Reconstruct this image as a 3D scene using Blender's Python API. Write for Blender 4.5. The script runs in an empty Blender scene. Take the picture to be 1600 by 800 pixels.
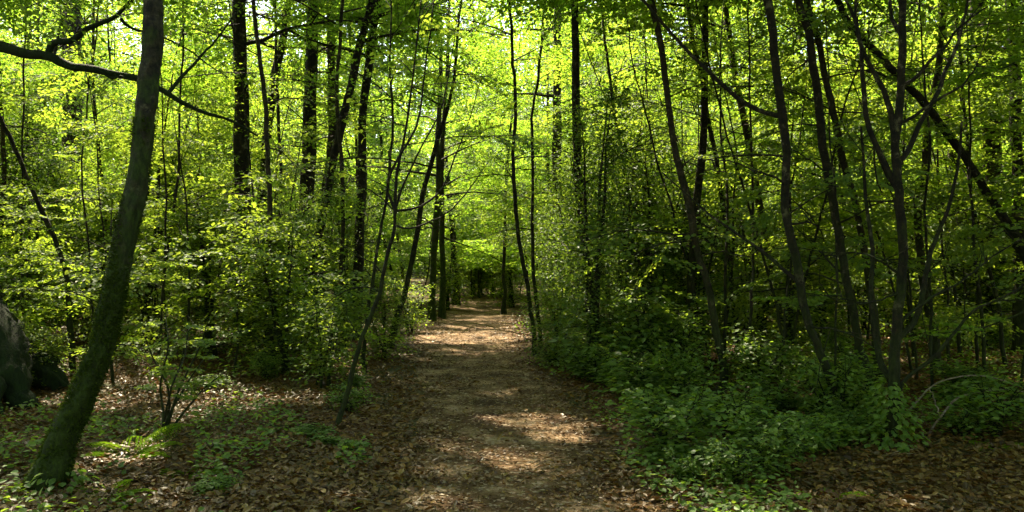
import bpy, math
import numpy as np

# ------------------------------------------------------------------ basics
sc = bpy.context.scene
COL = sc.collection
F, CX, HY, CAMH = 1300.0, 800.0, 395.0, 1.6
SUN_EL, SUN_AZ = math.radians(52), math.radians(-32)      # azimuth from +Y, minus = left
SUN = np.array([math.cos(SUN_EL)*math.sin(SUN_AZ), math.cos(SUN_EL)*math.cos(SUN_AZ), math.sin(SUN_EL)])

def P(px, py, Y):
    return np.array([(px-CX)/F*Y, Y, CAMH+(HY-py)/F*Y])

def G(px, py):
    Y = CAMH*F/(py-HY)
    return np.array([(px-CX)/F*Y, Y])

def hash2(ix, iy, seed):
    h = (ix.astype(np.int64)*374761393 + iy.astype(np.int64)*668265263 + seed*982451653) & 0x7fffffff
    h = ((h ^ (h >> 13))*1274126177) & 0x7fffffff
    return ((h ^ (h >> 16)) & 0xffff)/65535.0

def vnoise(x, y, seed=0):
    x = np.asarray(x, float); y = np.asarray(y, float)
    ix = np.floor(x); iy = np.floor(y)
    fx = x-ix; fy = y-iy
    fx = fx*fx*(3-2*fx); fy = fy*fy*(3-2*fy)
    a = hash2(ix, iy, seed); b = hash2(ix+1, iy, seed)
    c = hash2(ix, iy+1, seed); d = hash2(ix+1, iy+1, seed)
    return (a*(1-fx)+b*fx)*(1-fy)+(c*(1-fx)+d*fx)*fy

# path edges read off the photograph, as ground points (left x, right x) by distance
PY = np.array([0, 3, 5.1, 6.6, 8.2, 10.2, 12.6, 14.3, 16.5, 19.8, 23, 26, 29, 34, 42])
PL = np.array([-.62, -.66, -.72, -.78, -.90, -1.10, -1.38, -1.70, -2.0, -1.95, -1.9, -1.95, -2.0, -1.6, 0.5])
PR = np.array([.90, .88, .84, .78, .68, .48, .32, .28, .30, .18, .02, -.05, .0, .6, 2.6])
def path_l(y): return np.interp(y, PY, PL)
def path_r(y): return np.interp(y, PY, PR)
def path_d(x, y):                       # signed distance to the path edge, negative inside
    return np.maximum(path_l(y)-x, x-path_r(y))

def ground_z(x, y):
    x = np.asarray(x, float); y = np.asarray(y, float)
    d = path_d(x, y)
    t = np.clip(d/1.4, 0, 1); t = t*t*(3-2*t)
    base = 0.10*(vnoise(x*.35, y*.35, 1)-.5)+0.10*(vnoise(x*.9, y*.9, 2)-.5)+0.03*(vnoise(x*3, y*3, 3)-.5)
    inside = np.clip(-d, 0, .8)
    pathz = -.02*inside + .035*(vnoise(x*1.6, y*1.0, 4)-.5)+.012*(vnoise(x*6, y*6, 5)-.5)
    return pathz*(1-t)+(base+.04)*t

# ------------------------------------------------------------------ materials
def new_mat(name):
    m = bpy.data.materials.new(name); m.use_nodes = True
    nt = m.node_tree; nt.nodes.clear()
    out = nt.nodes.new('ShaderNodeOutputMaterial')
    return m, nt, out
def N(nt, t, **kw):
    n = nt.nodes.new(t)
    for k, v in kw.items():
        if k.startswith('i_'):
            n.inputs[k[2:].replace('_', ' ')].default_value = v
        else:
            setattr(n, k, v)
    return n
def ramp(nt, stops, fac):
    r = nt.nodes.new('ShaderNodeValToRGB')
    e = r.color_ramp.elements
    while len(e) < len(stops): e.new(.5)
    for el, (p, c) in zip(e, stops):
        el.position = p; el.color = (*c, 1) if len(c) == 3 else c
    nt.links.new(fac, r.inputs[0])
    return r
def mixc(nt, fac, a, b, mode='MIX'):
    n = nt.nodes.new('ShaderNodeMix'); n.data_type = 'RGBA'; n.blend_type = mode
    for s, v in ((n.inputs[0], fac), (n.inputs[6], a), (n.inputs[7], b)):
        if hasattr(v, 'is_linked'): nt.links.new(v, s)
        else: s.default_value = v if not isinstance(v, tuple) else (*v, 1)
    return n.outputs[2]
def math_(nt, op, a, b=0.0, clamp=False):
    n = nt.nodes.new('ShaderNodeMath'); n.operation = op; n.use_clamp = clamp
    for s, v in ((n.inputs[0], a), (n.inputs[1], b)):
        if hasattr(v, 'is_linked'): nt.links.new(v, s)
        else: s.default_value = v
    return n.outputs[0]

def leaf_mat(name, refl, trans, tfac=.5, gloss=.05, rough=.4):
    """refl / trans: colour stops picked per leaf; light passes through the blade"""
    m, nt, out = new_mat(name)
    geo = N(nt, 'ShaderNodeNewGeometry'); oi = N(nt, 'ShaderNodeObjectInfo')
    r = math_(nt, 'FRACT', math_(nt, 'ADD', geo.outputs['Random Per Island'], math_(nt, 'MULTIPLY', oi.outputs['Random'], .37)))
    cr = ramp(nt, [(i/(len(refl)-1), c) for i, c in enumerate(refl)], r)
    ct = ramp(nt, [(i/(len(trans)-1), c) for i, c in enumerate(trans)], r)
    d = N(nt, 'ShaderNodeBsdfDiffuse'); t = N(nt, 'ShaderNodeBsdfTranslucent')
    nt.links.new(cr.outputs[0], d.inputs[0]); nt.links.new(ct.outputs[0], t.inputs[0])
    mx = N(nt, 'ShaderNodeMixShader'); mx.inputs[0].default_value = tfac
    nt.links.new(d.outputs[0], mx.inputs[1]); nt.links.new(t.outputs[0], mx.inputs[2])
    g = N(nt, 'ShaderNodeBsdfGlossy'); g.inputs['Roughness'].default_value = rough
    g.inputs['Color'].default_value = (.9, .95, .9, 1)
    m2 = N(nt, 'ShaderNodeMixShader')
    lw = N(nt, 'ShaderNodeLayerWeight'); lw.inputs[0].default_value = .25
    fac = math_(nt, 'ADD', math_(nt, 'MULTIPLY', lw.outputs['Fresnel'], gloss*1.5), gloss*.5, True)
    nt.links.new(fac, m2.inputs[0]); nt.links.new(mx.outputs[0], m2.inputs[1]); nt.links.new(g.outputs[0], m2.inputs[2])
    nt.links.new(m2.outputs[0], out.inputs[0])
    return m

M = {}
M['beech'] = leaf_mat('beech_leaf', [(.045, .085, .015), (.07, .12, .02), (.095, .14, .022)],
                      [(.18, .40, .028), (.30, .53, .04), (.48, .64, .075)], .55, .012, .55)
M['beech_dull'] = leaf_mat('understory_leaf', [(.045, .095, .018), (.07, .135, .026), (.10, .16, .034)],
                      [(.20, .34, .03), (.32, .47, .04), (.45, .58, .06)], .52, .014, .55)
M['holly'] = leaf_mat('holly_leaf', [(.032, .078, .018), (.052, .108, .026), (.075, .14, .032)],
                      [(.14, .27, .022), (.21, .36, .03), (.30, .43, .04)], .45, .02, .5)
M['bramble'] = leaf_mat('bramble_leaf', [(.045, .10, .018), (.075, .145, .028), (.115, .19, .042)],
                      [(.16, .32, .025), (.25, .42, .035), (.36, .50, .05)], .48, .015, .5)
M['fern'] = leaf_mat('fern_frond', [(.07, .15, .012), (.09, .18, .015)], [(.26, .46, .02), (.34, .52, .03)], .5, .0, .6)
M['moss'] = leaf_mat('moss_tuft', [(.016, .030, .004), (.028, .05, .006), (.045, .07, .01)], [(.06, .12, .01), (.10, .16, .015)], .25, .005, .6)
M['litter'] = leaf_mat('dead_leaf', [(.024, .012, .002), (.105, .050, .007), (.055, .026, .004), (.155, .083, .013), (.036, .019, .004), (.20, .125, .030)],
                      [(.18, .07, .02), (.26, .12, .03)], .12, .03, .5)

def bark_mat(name, dark, light, moss, moss_h, moss_amt, lichen, scale=1.0, tint=None):
    m, nt, out = new_mat(name)
    tc = N(nt, 'ShaderNodeTexCoord')
    mp = N(nt, 'ShaderNodeMapping'); mp.inputs['Scale'].default_value = (scale, scale, scale*.35)
    nt.links.new(tc.outputs['Object'], mp.inputs[0])
    n1 = N(nt, 'ShaderNodeTexNoise'); n1.inputs['Scale'].default_value = 30; n1.inputs['Detail'].default_value = 8; n1.inputs['Roughness'].default_value = .72
    nt.links.new(mp.outputs[0], n1.inputs[0])
    n2 = N(nt, 'ShaderNodeTexNoise'); n2.inputs['Scale'].default_value = 7; n2.inputs['Detail'].default_value = 7; n2.inputs['Roughness'].default_value = .65
    nt.links.new(tc.outputs['Object'], n2.inputs[0])
    n4 = N(nt, 'ShaderNodeTexNoise'); n4.inputs['Scale'].default_value = 9; n4.inputs['Detail'].default_value = 7; n4.inputs['Roughness'].default_value = .7
    mp4 = N(nt, 'ShaderNodeMapping'); mp4.inputs['Scale'].default_value = (1, 1, 2.2); nt.links.new(tc.outputs['Object'], mp4.inputs[0]); nt.links.new(mp4.outputs[0], n4.inputs[0])
    f0 = math_(nt, 'ADD', math_(nt, 'MULTIPLY', n1.outputs[0], .5), math_(nt, 'MULTIPLY', n4.outputs[0], .5))
    base = ramp(nt, [(.42, dark), (.52, tuple(.5*(a+b) for a, b in zip(dark, light))), (.60, tuple(b*1.25 for b in light))], f0)
    # pale lichen patches
    n3 = N(nt, 'ShaderNodeTexNoise'); n3.inputs['Scale'].default_value = 7.5*scale; n3.inputs['Detail'].default_value = 8; n3.inputs['Roughness'].default_value = .7
    nt.links.new(tc.outputs['Object'], n3.inputs[0])
    lm = ramp(nt, [(.62-.1*lichen, (0, 0, 0)), (.70-.1*lichen, (1, 1, 1))], n3.outputs[0])
    c = mixc(nt, math_(nt, 'MULTIPLY', lm.outputs[0], lichen), base.outputs[0], (.17, .15, .085))
    # moss, thick near the ground, in patches above
    sx = N(nt, 'ShaderNodeSeparateXYZ'); nt.links.new(tc.outputs['Object'], sx.inputs[0])
    h = math_(nt, 'SUBTRACT', 1.0, math_(nt, 'DIVIDE', sx.outputs[2], moss_h), True)
    mm = math_(nt, 'ADD', math_(nt, 'MULTIPLY', h, 1.1), math_(nt, 'MULTIPLY', math_(nt, 'SUBTRACT', n2.outputs[0], .5), 3.0))
    mm = math_(nt, 'MULTIPLY', math_(nt, 'ADD', mm, moss_amt-.45), 1.6, True)
    mossc = ramp(nt, [(.40, tuple(v*.35 for v in moss)), (.60, moss)], n1.outputs[0])
    c = mixc(nt, mm, c, mossc.outputs[0])
    b = N(nt, 'ShaderNodeBsdfPrincipled'); b.inputs['Roughness'].default_value = .85; b.inputs['Specular IOR Level'].default_value = .25
    nt.links.new(c, b.inputs['Base Color'])
    bp = N(nt, 'ShaderNodeBump'); bp.inputs['Strength'].default_value = 1; bp.inputs['Distance'].default_value = .04
    nt.links.new(n1.outputs[0], bp.inputs['Height']); nt.links.new(bp.outputs[0], b.inputs['Normal'])
    nt.links.new(b.outputs[0], out.inputs[0])
    return m
M['bark_moss'] = bark_mat('mossy_bark', (.006, .005, .003), (.046, .037, .02), (.030, .056, .005), 3.4, .5, .5)
M['bark'] = bark_mat('grey_brown_bark', (.0035, .003, .0018), (.023, .0165, .008), (.022, .034, .004), 2.6, .24, .6)
M['bark_far'] = bark_mat('dim_bark', (.010, .008, .004), (.048, .035, .018), (.03, .044, .009), 2.6, .2, .5)
M['bark_old'] = bark_mat('old_mossy_bark', (.004, .004, .002), (.012, .011, .005), (.010, .026, .002), 5.0, 1.4, .0)
M['deadwood'] = bark_mat('bleached_deadwood', (.13, .10, .07), (.30, .25, .18), (.1, .12, .04), .2, -.6, .3)

def ground_mat():
    m, nt, out = new_mat('forest_floor')
    tc = N(nt, 'ShaderNodeTexCoord')
    v = N(nt, 'ShaderNodeTexVoronoi'); v.inputs['Scale'].default_value = 17
    nz = N(nt, 'ShaderNodeTexNoise'); nz.inputs['Scale'].default_value = 9; nz.inputs['Detail'].default_value = 6
    nt.links.new(tc.outputs['Object'], nz.inputs[0])
    ad = N(nt, 'ShaderNodeVectorMath', operation='MULTIPLY_ADD'); ad.inputs[1].default_value = (.12, .12, .12)
    nt.links.new(nz.outputs['Color'], ad.inputs[0]); nt.links.new(tc.outputs['Object'], ad.inputs[2])
    nt.links.new(ad.outputs[0], v.inputs[0])
    sep = N(nt, 'ShaderNodeSeparateColor'); nt.links.new(v.outputs['Color'], sep.inputs[0])
    c = ramp(nt, [(0, (.03, .016, .005)), (.35, (.07, .036, .010)), (.7, (.11, .058, .017)), (1, (.05, .028, .009))], sep.outputs[0])
    big = N(nt, 'ShaderNodeTexNoise'); big.inputs['Scale'].default_value = .9; big.inputs['Detail'].default_value = 5
    nt.links.new(tc.outputs['Object'], big.inputs[0])
    mk = ramp(nt, [(.46, (0, 0, 0)), (.62, (.85, .85, .85))], big.outputs[0])
    c2 = mixc(nt, mk.outputs[0], c.outputs[0], (.03, .04, .010))
    b = N(nt, 'ShaderNodeBsdfPrincipled'); b.inputs['Roughness'].default_value = .9; b.inputs['Specular IOR Level'].default_value = .2
    nt.links.new(c2, b.inputs['Base Color'])
    bp = N(nt, 'ShaderNodeBump'); bp.inputs['Strength'].default_value = 1; bp.inputs['Distance'].default_value = .03
    nt.links.new(v.outputs['Distance'], bp.inputs['Height']); nt.links.new(bp.outputs[0], b.inputs['Normal'])
    nt.links.new(b.outputs[0], out.inputs[0])
    return m
def path_mat():
    m, nt, out = new_mat('dirt_path')
    tc = N(nt, 'ShaderNodeTexCoord')
    n1 = N(nt, 'ShaderNodeTexNoise'); n1.inputs['Scale'].default_value = 2.2; n1.inputs['Detail'].default_value = 8; n1.inputs['Roughness'].default_value = .65
    n2 = N(nt, 'ShaderNodeTexNoise'); n2.inputs['Scale'].default_value = 45; n2.inputs['Detail'].default_value = 5; n2.inputs['Roughness'].default_value = .7
    v = N(nt, 'ShaderNodeTexVoronoi'); v.inputs['Scale'].default_value = 38
    for n in (n1, n2, v): nt.links.new(tc.outputs['Object'], n.inputs[0])
    c = ramp(nt, [(.36, (.050, .026, .008)), (.5, (.105, .061, .022)), (.66, (.30, .21, .115))], n1.outputs[0])
    g = ramp(nt, [(.3, (.55, .52, .5)), (.7, (1.15, 1.12, 1.1))], n2.outputs[0])
    c2 = mixc(nt, 1.0, c.outputs[0], g.outputs[0], 'MULTIPLY')
    sep = N(nt, 'ShaderNodeSeparateColor'); nt.links.new(v.outputs['Color'], sep.inputs[0])
    st = ramp(nt, [(.86, (0, 0, 0)), (.9, (.7, .7, .7))], sep.outputs[0])
    c3 = mixc(nt, st.outputs[0], c2, (.30, .235, .155))
    b = N(nt, 'ShaderNodeBsdfPrincipled'); b.inputs['Roughness'].default_value = .92; b.inputs['Specular IOR Level'].default_value = .2
    nt.links.new(c3, b.inputs['Base Color'])
    h = math_(nt, 'ADD', math_(nt, 'MULTIPLY', n2.outputs[0], 1.0), math_(nt, 'MULTIPLY', v.outputs['Distance'], -.5))
    bp = N(nt, 'ShaderNodeBump'); bp.inputs['Strength'].default_value = .9; bp.inputs['Distance'].default_value = .02
    nt.links.new(h, bp.inputs['Height']); nt.links.new(bp.outputs[0], b.inputs['Normal'])
    nt.links.new(b.outputs[0], out.inputs[0])
    return m
M['ground'] = ground_mat(); M['path'] = path_mat()

# ------------------------------------------------------------------ mesh helpers
def raw_mesh(name, verts, loops, sizes, mat, smooth=False):
    me = bpy.data.meshes.new(name)
    nv, nl, nf = len(verts), len(loops), len(sizes)
    me.vertices.add(nv); me.loops.add(nl); me.polygons.add(nf)
    me.vertices.foreach_set('co', np.ascontiguousarray(verts, np.float32).ravel())
    me.loops.foreach_set('vertex_index', np.ascontiguousarray(loops, np.int32))
    st = np.zeros(nf, np.int32); st[1:] = np.cumsum(sizes)[:-1]
    me.polygons.foreach_set('loop_start', st)
    me.polygons.foreach_set('use_smooth', np.full(nf, smooth, bool))
    me.update(calc_edges=True)
    me.materials.append(M[mat] if isinstance(mat, str) else mat)
    return me

T6 = np.array([(0, 0, 0), (.28, .42, .05), (.66, .44, .03), (1, 0, -.10), (.66, -.44, .03), (.28, -.42, .05)])
T4 = np.array([(0, 0, 0), (.48, .5, .05), (1, 0, -.08), (.48, -.5, .05)])
def unit(v): return v/np.maximum(np.linalg.norm(v, axis=-1, keepdims=True), 1e-9)
def leaves(name, pos, d, n, L, W, mat, six=True):
    d = unit(d); s = unit(np.cross(n, d)); n = np.cross(d, s)
    T = T6 if six else T4
    k = len(T); m = len(pos)
    L = np.broadcast_to(L, (m,))[:, None, None]; W = np.broadcast_to(W, (m,))[:, None, None]
    v = pos[:, None]+d[:, None]*(T[None, :, :1]*L)+s[:, None]*(T[None, :, 1:2]*W)+n[:, None]*(T[None, :, 2:]*L)
    if six:
        f = np.array([0, 1, 2, 3, 0, 3, 4, 5])
        loops = (np.arange(m)[:, None]*6+f).ravel(); sizes = np.full(2*m, 4)
    else:
        loops = np.arange(m*4); sizes = np.full(m, 4)
    return raw_mesh(name, v.reshape(-1, 3), loops, sizes, mat)

def tube_arrays(pts, rad, sides, rough=0.0, seed=0, close=True):
    pts = np.asarray(pts, float); rad = np.asarray(rad, float); n = len(pts)
    t = np.gradient(pts, axis=0); t = unit(t)
    ref = np.array([1., 0, 0]) if abs(t[:, 0]).mean() < .7 else np.array([0, 1., 0])
    a = unit(np.cross(t, ref)); b = np.cross(t, a)
    th = np.linspace(0, 2*np.pi, sides, endpoint=False)
    R = np.repeat(rad[:, None], sides, 1)
    if rough:
        zz = np.arange(n)[:, None]*1.0; aa = th[None]/(2*np.pi)*7
        R = R*(1+rough*(vnoise(aa*1.0+np.sin(th)[None]*.3, zz*.55+seed*7, seed)-.5)*2*.6+rough*(vnoise(np.cos(th)[None]*2.2+5, np.sin(th)[None]*2.2+zz*.25+seed, seed+1)-.5)*1.6)
    v = pts[:, None]+R[..., None]*(np.cos(th)[None, :, None]*a[:, None]+np.sin(th)[None, :, None]*b[:, None])
    i = np.arange(n-1)[:, None]*sides; j = np.arange(sides)[None]; j2 = (j+1) % sides
    q = np.stack([i+j, i+j2, i+sides+j2, i+sides+j], -1).reshape(-1)
    return v.reshape(-1, 3), q, np.full((n-1)*sides, 4)
def tubes_mesh(name, tubes, mat, origin=(0, 0, 0)):
    V, Lo, S, o = [], [], [], 0
    for t in tubes:
        v, l, s = tube_arrays(*t)
        V.append(v); Lo.append(l+o); S.append(s); o += len(v)
    return raw_mesh(name, np.concatenate(V)-np.asarray(origin), np.concatenate(Lo), np.concatenate(S), mat, True)

def smooth_line(pts, n, rng=None, wob=0.0):
    """Catmull-Rom through the points, resampled to n, with a little wobble"""
    p = np.asarray(pts, float); k = len(p)
    p = np.concatenate([[2*p[0]-p[1]], p, [2*p[-1]-p[-2]]])
    u = np.linspace(0, k-1-1e-6, n); i = u.astype(int); f = (u-i)[:, None]
    a, b, c, d = p[i], p[i+1], p[i+2], p[i+3]
    q = .5*((2*b)+(-a+c)*f+(2*a-5*b+4*c-d)*f**2+(-a+3*b-3*c+d)*f**3)
    if rng is not None and wob:
        w = rng.normal(0, wob, (n, 3)); w = (w+np.roll(w, 1, 0)+np.roll(w, -1, 0))/3; w[0] = 0
        q = q+w
    return q

def obj(name, me, parent=None, loc=None):
    o = bpy.data.objects.new(name, me); COL.objects.link(o)
    if parent is not None: o.parent = parent
    if loc is not None: o.location = loc
    return o
def empty(name, label, cat, loc, group=None):
    o = bpy.data.objects.new(name, None); COL.objects.link(o)
    o.location = loc; o.empty_display_size = .2
    o['label'] = label; o['category'] = cat
    if group: o['group'] = group
    return o
def copy_thing(root, loc, rotz, scale, label=None, group=None):
    r = root.copy(); COL.objects.link(r); r.location = loc
    r.rotation_euler = (0, 0, rotz); r.scale = scale
    if label: r['label'] = label
    if group: r['group'] = group
    for ch in list(root.children):
        c = ch.copy(); COL.objects.link(c); c.parent = r
    return r

# ------------------------------------------------------------------ sun flecks: gaps in the canopy
PATCH = []          # cx, cy, rx, ry (ground metres), strength
def patch(px0, px1, py0, py1, s=1.0):
    a = G((px0+px1)/2, py0); b = G((px0+px1)/2, py1); mid = (a+b)/2
    rx = abs(px1-px0)/2/F*mid[1]; ry = abs(a[1]-b[1])/2
    PATCH.append((mid[0], mid[1], max(rx, .08), max(ry, .08), s, 0))
patch(610, 835, 519, 539, 1.6); patch(620, 720, 517, 532, 1.6); patch(690, 830, 505, 514, .95)
patch(680, 800, 466, 484, 1.0); patch(140, 275, 700, 750, 1.2); patch(118, 235, 757, 797, 1.0); patch(640, 800, 546, 557, .8); patch(670, 760, 563, 575, .6)
patch(745, 905, 630, 672, 1.25); patch(820, 1000, 660, 692, 1.2); patch(760, 840, 700, 735, 1.0)
patch(820, 880, 696, 708, .6); patch(985, 1030, 665, 700, .7); patch(940, 1010, 740, 790, .5)
patch(670, 720, 688, 706, .6); patch(640, 680, 575, 610, .4)
patch(85, 112, 610, 626, 1.0); patch(1490, 1570, 600, 665, .8); patch(1410, 1480, 560, 610, .7)
patch(930, 1090, 596, 668, .62); patch(1170, 1260, 570, 650, .5); patch(985, 1010, 610, 700, .8); patch(530, 590, 630, 650, .5); patch(620, 660, 590, 640, .3)
for hx, hy, hz_, rx, ry, st in [(2.2, 11.4, 2.2, 1.5, 1.3, .75), (1.4, 11.0, 3.0, .8, .8, .6), (3.6, 12.0, 1.8, 1.6, 1.2, .7), (5.2, 12.5, 2.0, 1.5, 1.5, .6),
                                (-3.6, 12.0, 2.0, 1.6, 1.4, .6), (-2.2, 11.0, 1.6, 1.0, 1.0, .5), (-6.0, 13.0, 2.5, 1.8, 1.5, .6), (1.9, 12.5, 3.2, 1.4, 1.4, .7), (-1.2, 28.5, 1.4, 2.6, 2.4, 1.2), (4.2, 11.0, 1.0, 1.2, 1.0, .6), (-.8, 21.6, 1.6, 1.5, 1.4, 1.2), (-.4, 23.8, 1.6, 1.5, 1.4, 1.2)]:     # gaps that light the thicket's faces
    PATCH.append((hx-SUN[0]/SUN[2]*hz_, hy-SUN[1]/SUN[2]*hz_, rx, ry, st, hz_+1.2))
_r = np.random.default_rng(7)
for _ in range(38):
    py_ = _r.uniform(545, 800); g_ = G(_r.uniform(0, 1600) if _r.random() < .85 else _r.uniform(600, 1000), py_); q_ = _r.uniform(.08, .28)
    PATCH.append((g_[0], g_[1], q_*1.3, q_, _r.uniform(.35, .8), 0))
for _ in range(30):
    y_ = _r.uniform(9.5, 17); x_ = _r.uniform(.11, .62)*y_ if _ < 19 else _r.uniform(-.62, -.2)*y_; z_ = _r.uniform(.8, 3.2); q_ = _r.uniform(.5, 1.1)
    PATCH.append((x_-SUN[0]/SUN[2]*z_, y_-SUN[1]/SUN[2]*z_, q_, q_, .8, z_+1.0))
for z_ in (1.2, 2.2, 3.2): PATCH.append((-2.75-SUN[0]/SUN[2]*z_, 5.8-SUN[1]/SUN[2]*z_, .45, .45, .6, 1.0))
PATCH = np.array(PATCH)
def sunlit(pos):
    """how much a point of the canopy lies in a gap the sun shines through (0..1)"""
    k = pos[:, 2]/SUN[2]
    gx = pos[:, 0]-SUN[0]*k; gy = pos[:, 1]-SUN[1]*k
    s = np.zeros(len(pos))
    for cx, cy, rx, ry, st, zm in PATCH:
        e = ((gx-cx)/rx)**2+((gy-cy)/ry)**2
        s = np.maximum(s, st*np.clip(1.5-e*.9, 0, 1)*(pos[:, 2] >= zm))
    fl = vnoise(gx*1.5+gy*.5, gy*1.9, 11)*.6+vnoise(gx*5, gy*5, 12)*.4
    return np.minimum(1, s*np.clip((fl-.36+np.maximum(s-1, 0)*.3)/.2, 0, 1))

def keep(pos, rng, near=7.0, corridor=True):
    x, y, z = pos.T
    ys = np.maximum(y, .3)
    px = CX+x/ys*F; py = HY-(z-CAMH)/ys*F
    k = ~((y > -1) & (y < near) & (px > -120) & (px < 1720) & (py > -60) & (py < 850))
    k &= ~((y > 1) & (y < 14) & (px > 352) & (px < 606) & (py < 300) & (rng.random(len(pos)) < .8))
    if corridor:
        d = path_d(x, y)
        k &= ~((d < .25) & (z < 2.5) & (y < 22))
    k &= rng.random(len(pos)) > sunlit(pos)*1.05
    q = (z-4)/SUN[2]; gx = x-SUN[0]*q; gy = y-SUN[1]*q          # open lanes in the upper canopy
    gap = vnoise(gx*.36, gy*.30, 61)*.7+vnoise(gx*1.1, gy*.9, 62)*.3
    gz = z/SUN[2]; px_, py_ = x-SUN[0]*gz, y-SUN[1]*gz
    off = (path_d(px_, py_) > .7) | (py_ > 30)
    off &= py_ > 8.5
    k &= ~(off & (z > 4.6+1.5*vnoise(gx*.5, gy*.5, 63)) & (gap > .385) & (rng.random(len(pos)) < .92))
    k &= ~((py_ > 8.5) & (z > 7.5) & (rng.random(len(pos)) < np.where(off, .70, .25)))
    return k

# ------------------------------------------------------------------ foliage generators
def spray_proto(rng, L=.9, side=10, step=.05, leaf=.065):
    p, d = [], []
    def twig(o, ang, ln):
        k = max(2, int(ln/step))
        for i in range(k):
            t = (i+.6)/k*ln
            a = ang+(.12*math.sin(i)); sgn = 1 if i % 2 else -1
            p.append((o[0]+math.cos(a)*t, o[1]+math.sin(a)*t, rng.normal(0, .012)-.05*t*t))
            la = ang+sgn*rng.uniform(.6, 1.1)
            d.append((math.cos(la), math.sin(la), rng.normal(-.12, .22)))
        d[-1] = (math.cos(ang), math.sin(ang), -.1)
    twig((0, 0), 0, L)
    for i in range(side):
        t = L*(.12+.8*i/side); sg = 1 if i % 2 else -1
        ln = (.46*L)*(1-.75*i/side)*rng.uniform(.7, 1.25)
        twig((t, 0), sg*rng.uniform(.65, 1.0), ln)
    p = np.array(p); d = np.array(d)
    n = np.stack([rng.normal(0, .42, len(p)), rng.normal(0, .42, len(p)), np.ones(len(p))], 1)
    l = leaf*rng.uniform(.55, 1.4, len(p))
    return p, d, n, l
prng = np.random.default_rng(5)
SPRAYS = [spray_proto(prng, prng.uniform(.75, 1.05), int(prng.integers(8, 12))) for _ in range(6)]
SPRAYS_C = [spray_proto(prng, prng.uniform(.75, 1.05), int(prng.integers(5, 8)), .09, .115) for _ in range(6)]   # coarser, for far trees

def place_sprays(sp, rng, coarse=False):
    """sp: array of x,y,z,az,pitch,roll,scale -> leaf arrays"""
    sp = np.asarray(sp); out = [[], [], [], []]
    which = rng.integers(0, 6, len(sp))
    for k, (p, d, n, l) in enumerate(SPRAYS_C if coarse else SPRAYS):
        s = sp[which == k]
        if not len(s): continue
        az, pt, rl, sca = s[:, 3], s[:, 4], s[:, 5], s[:, 6]
        fx = np.stack([np.cos(az)*np.cos(pt), np.sin(az)*np.cos(pt), np.sin(pt)], 1)
        side = np.stack([-np.sin(az), np.cos(az), np.zeros(len(s))], 1)
        up = np.cross(fx, side)
        sd = side*np.cos(rl)[:, None]+up*np.sin(rl)[:, None]
        up = np.cross(fx, sd)
        def tr(v): return v[None, :, :1]*fx[:, None]+v[None, :, 1:2]*sd[:, None]+v[None, :, 2:]*up[:, None]
        out[0].append((s[:, None, :3]+tr(p)*sca[:, None, None]).reshape(-1, 3))
        out[1].append(tr(d).reshape(-1, 3)); out[2].append(tr(n).reshape(-1, 3))
        out[3].append((np.broadcast_to(l, (len(s), len(l)))*np.sqrt(sca)[:, None]).ravel())
    return [np.concatenate(o) for o in out]

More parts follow.
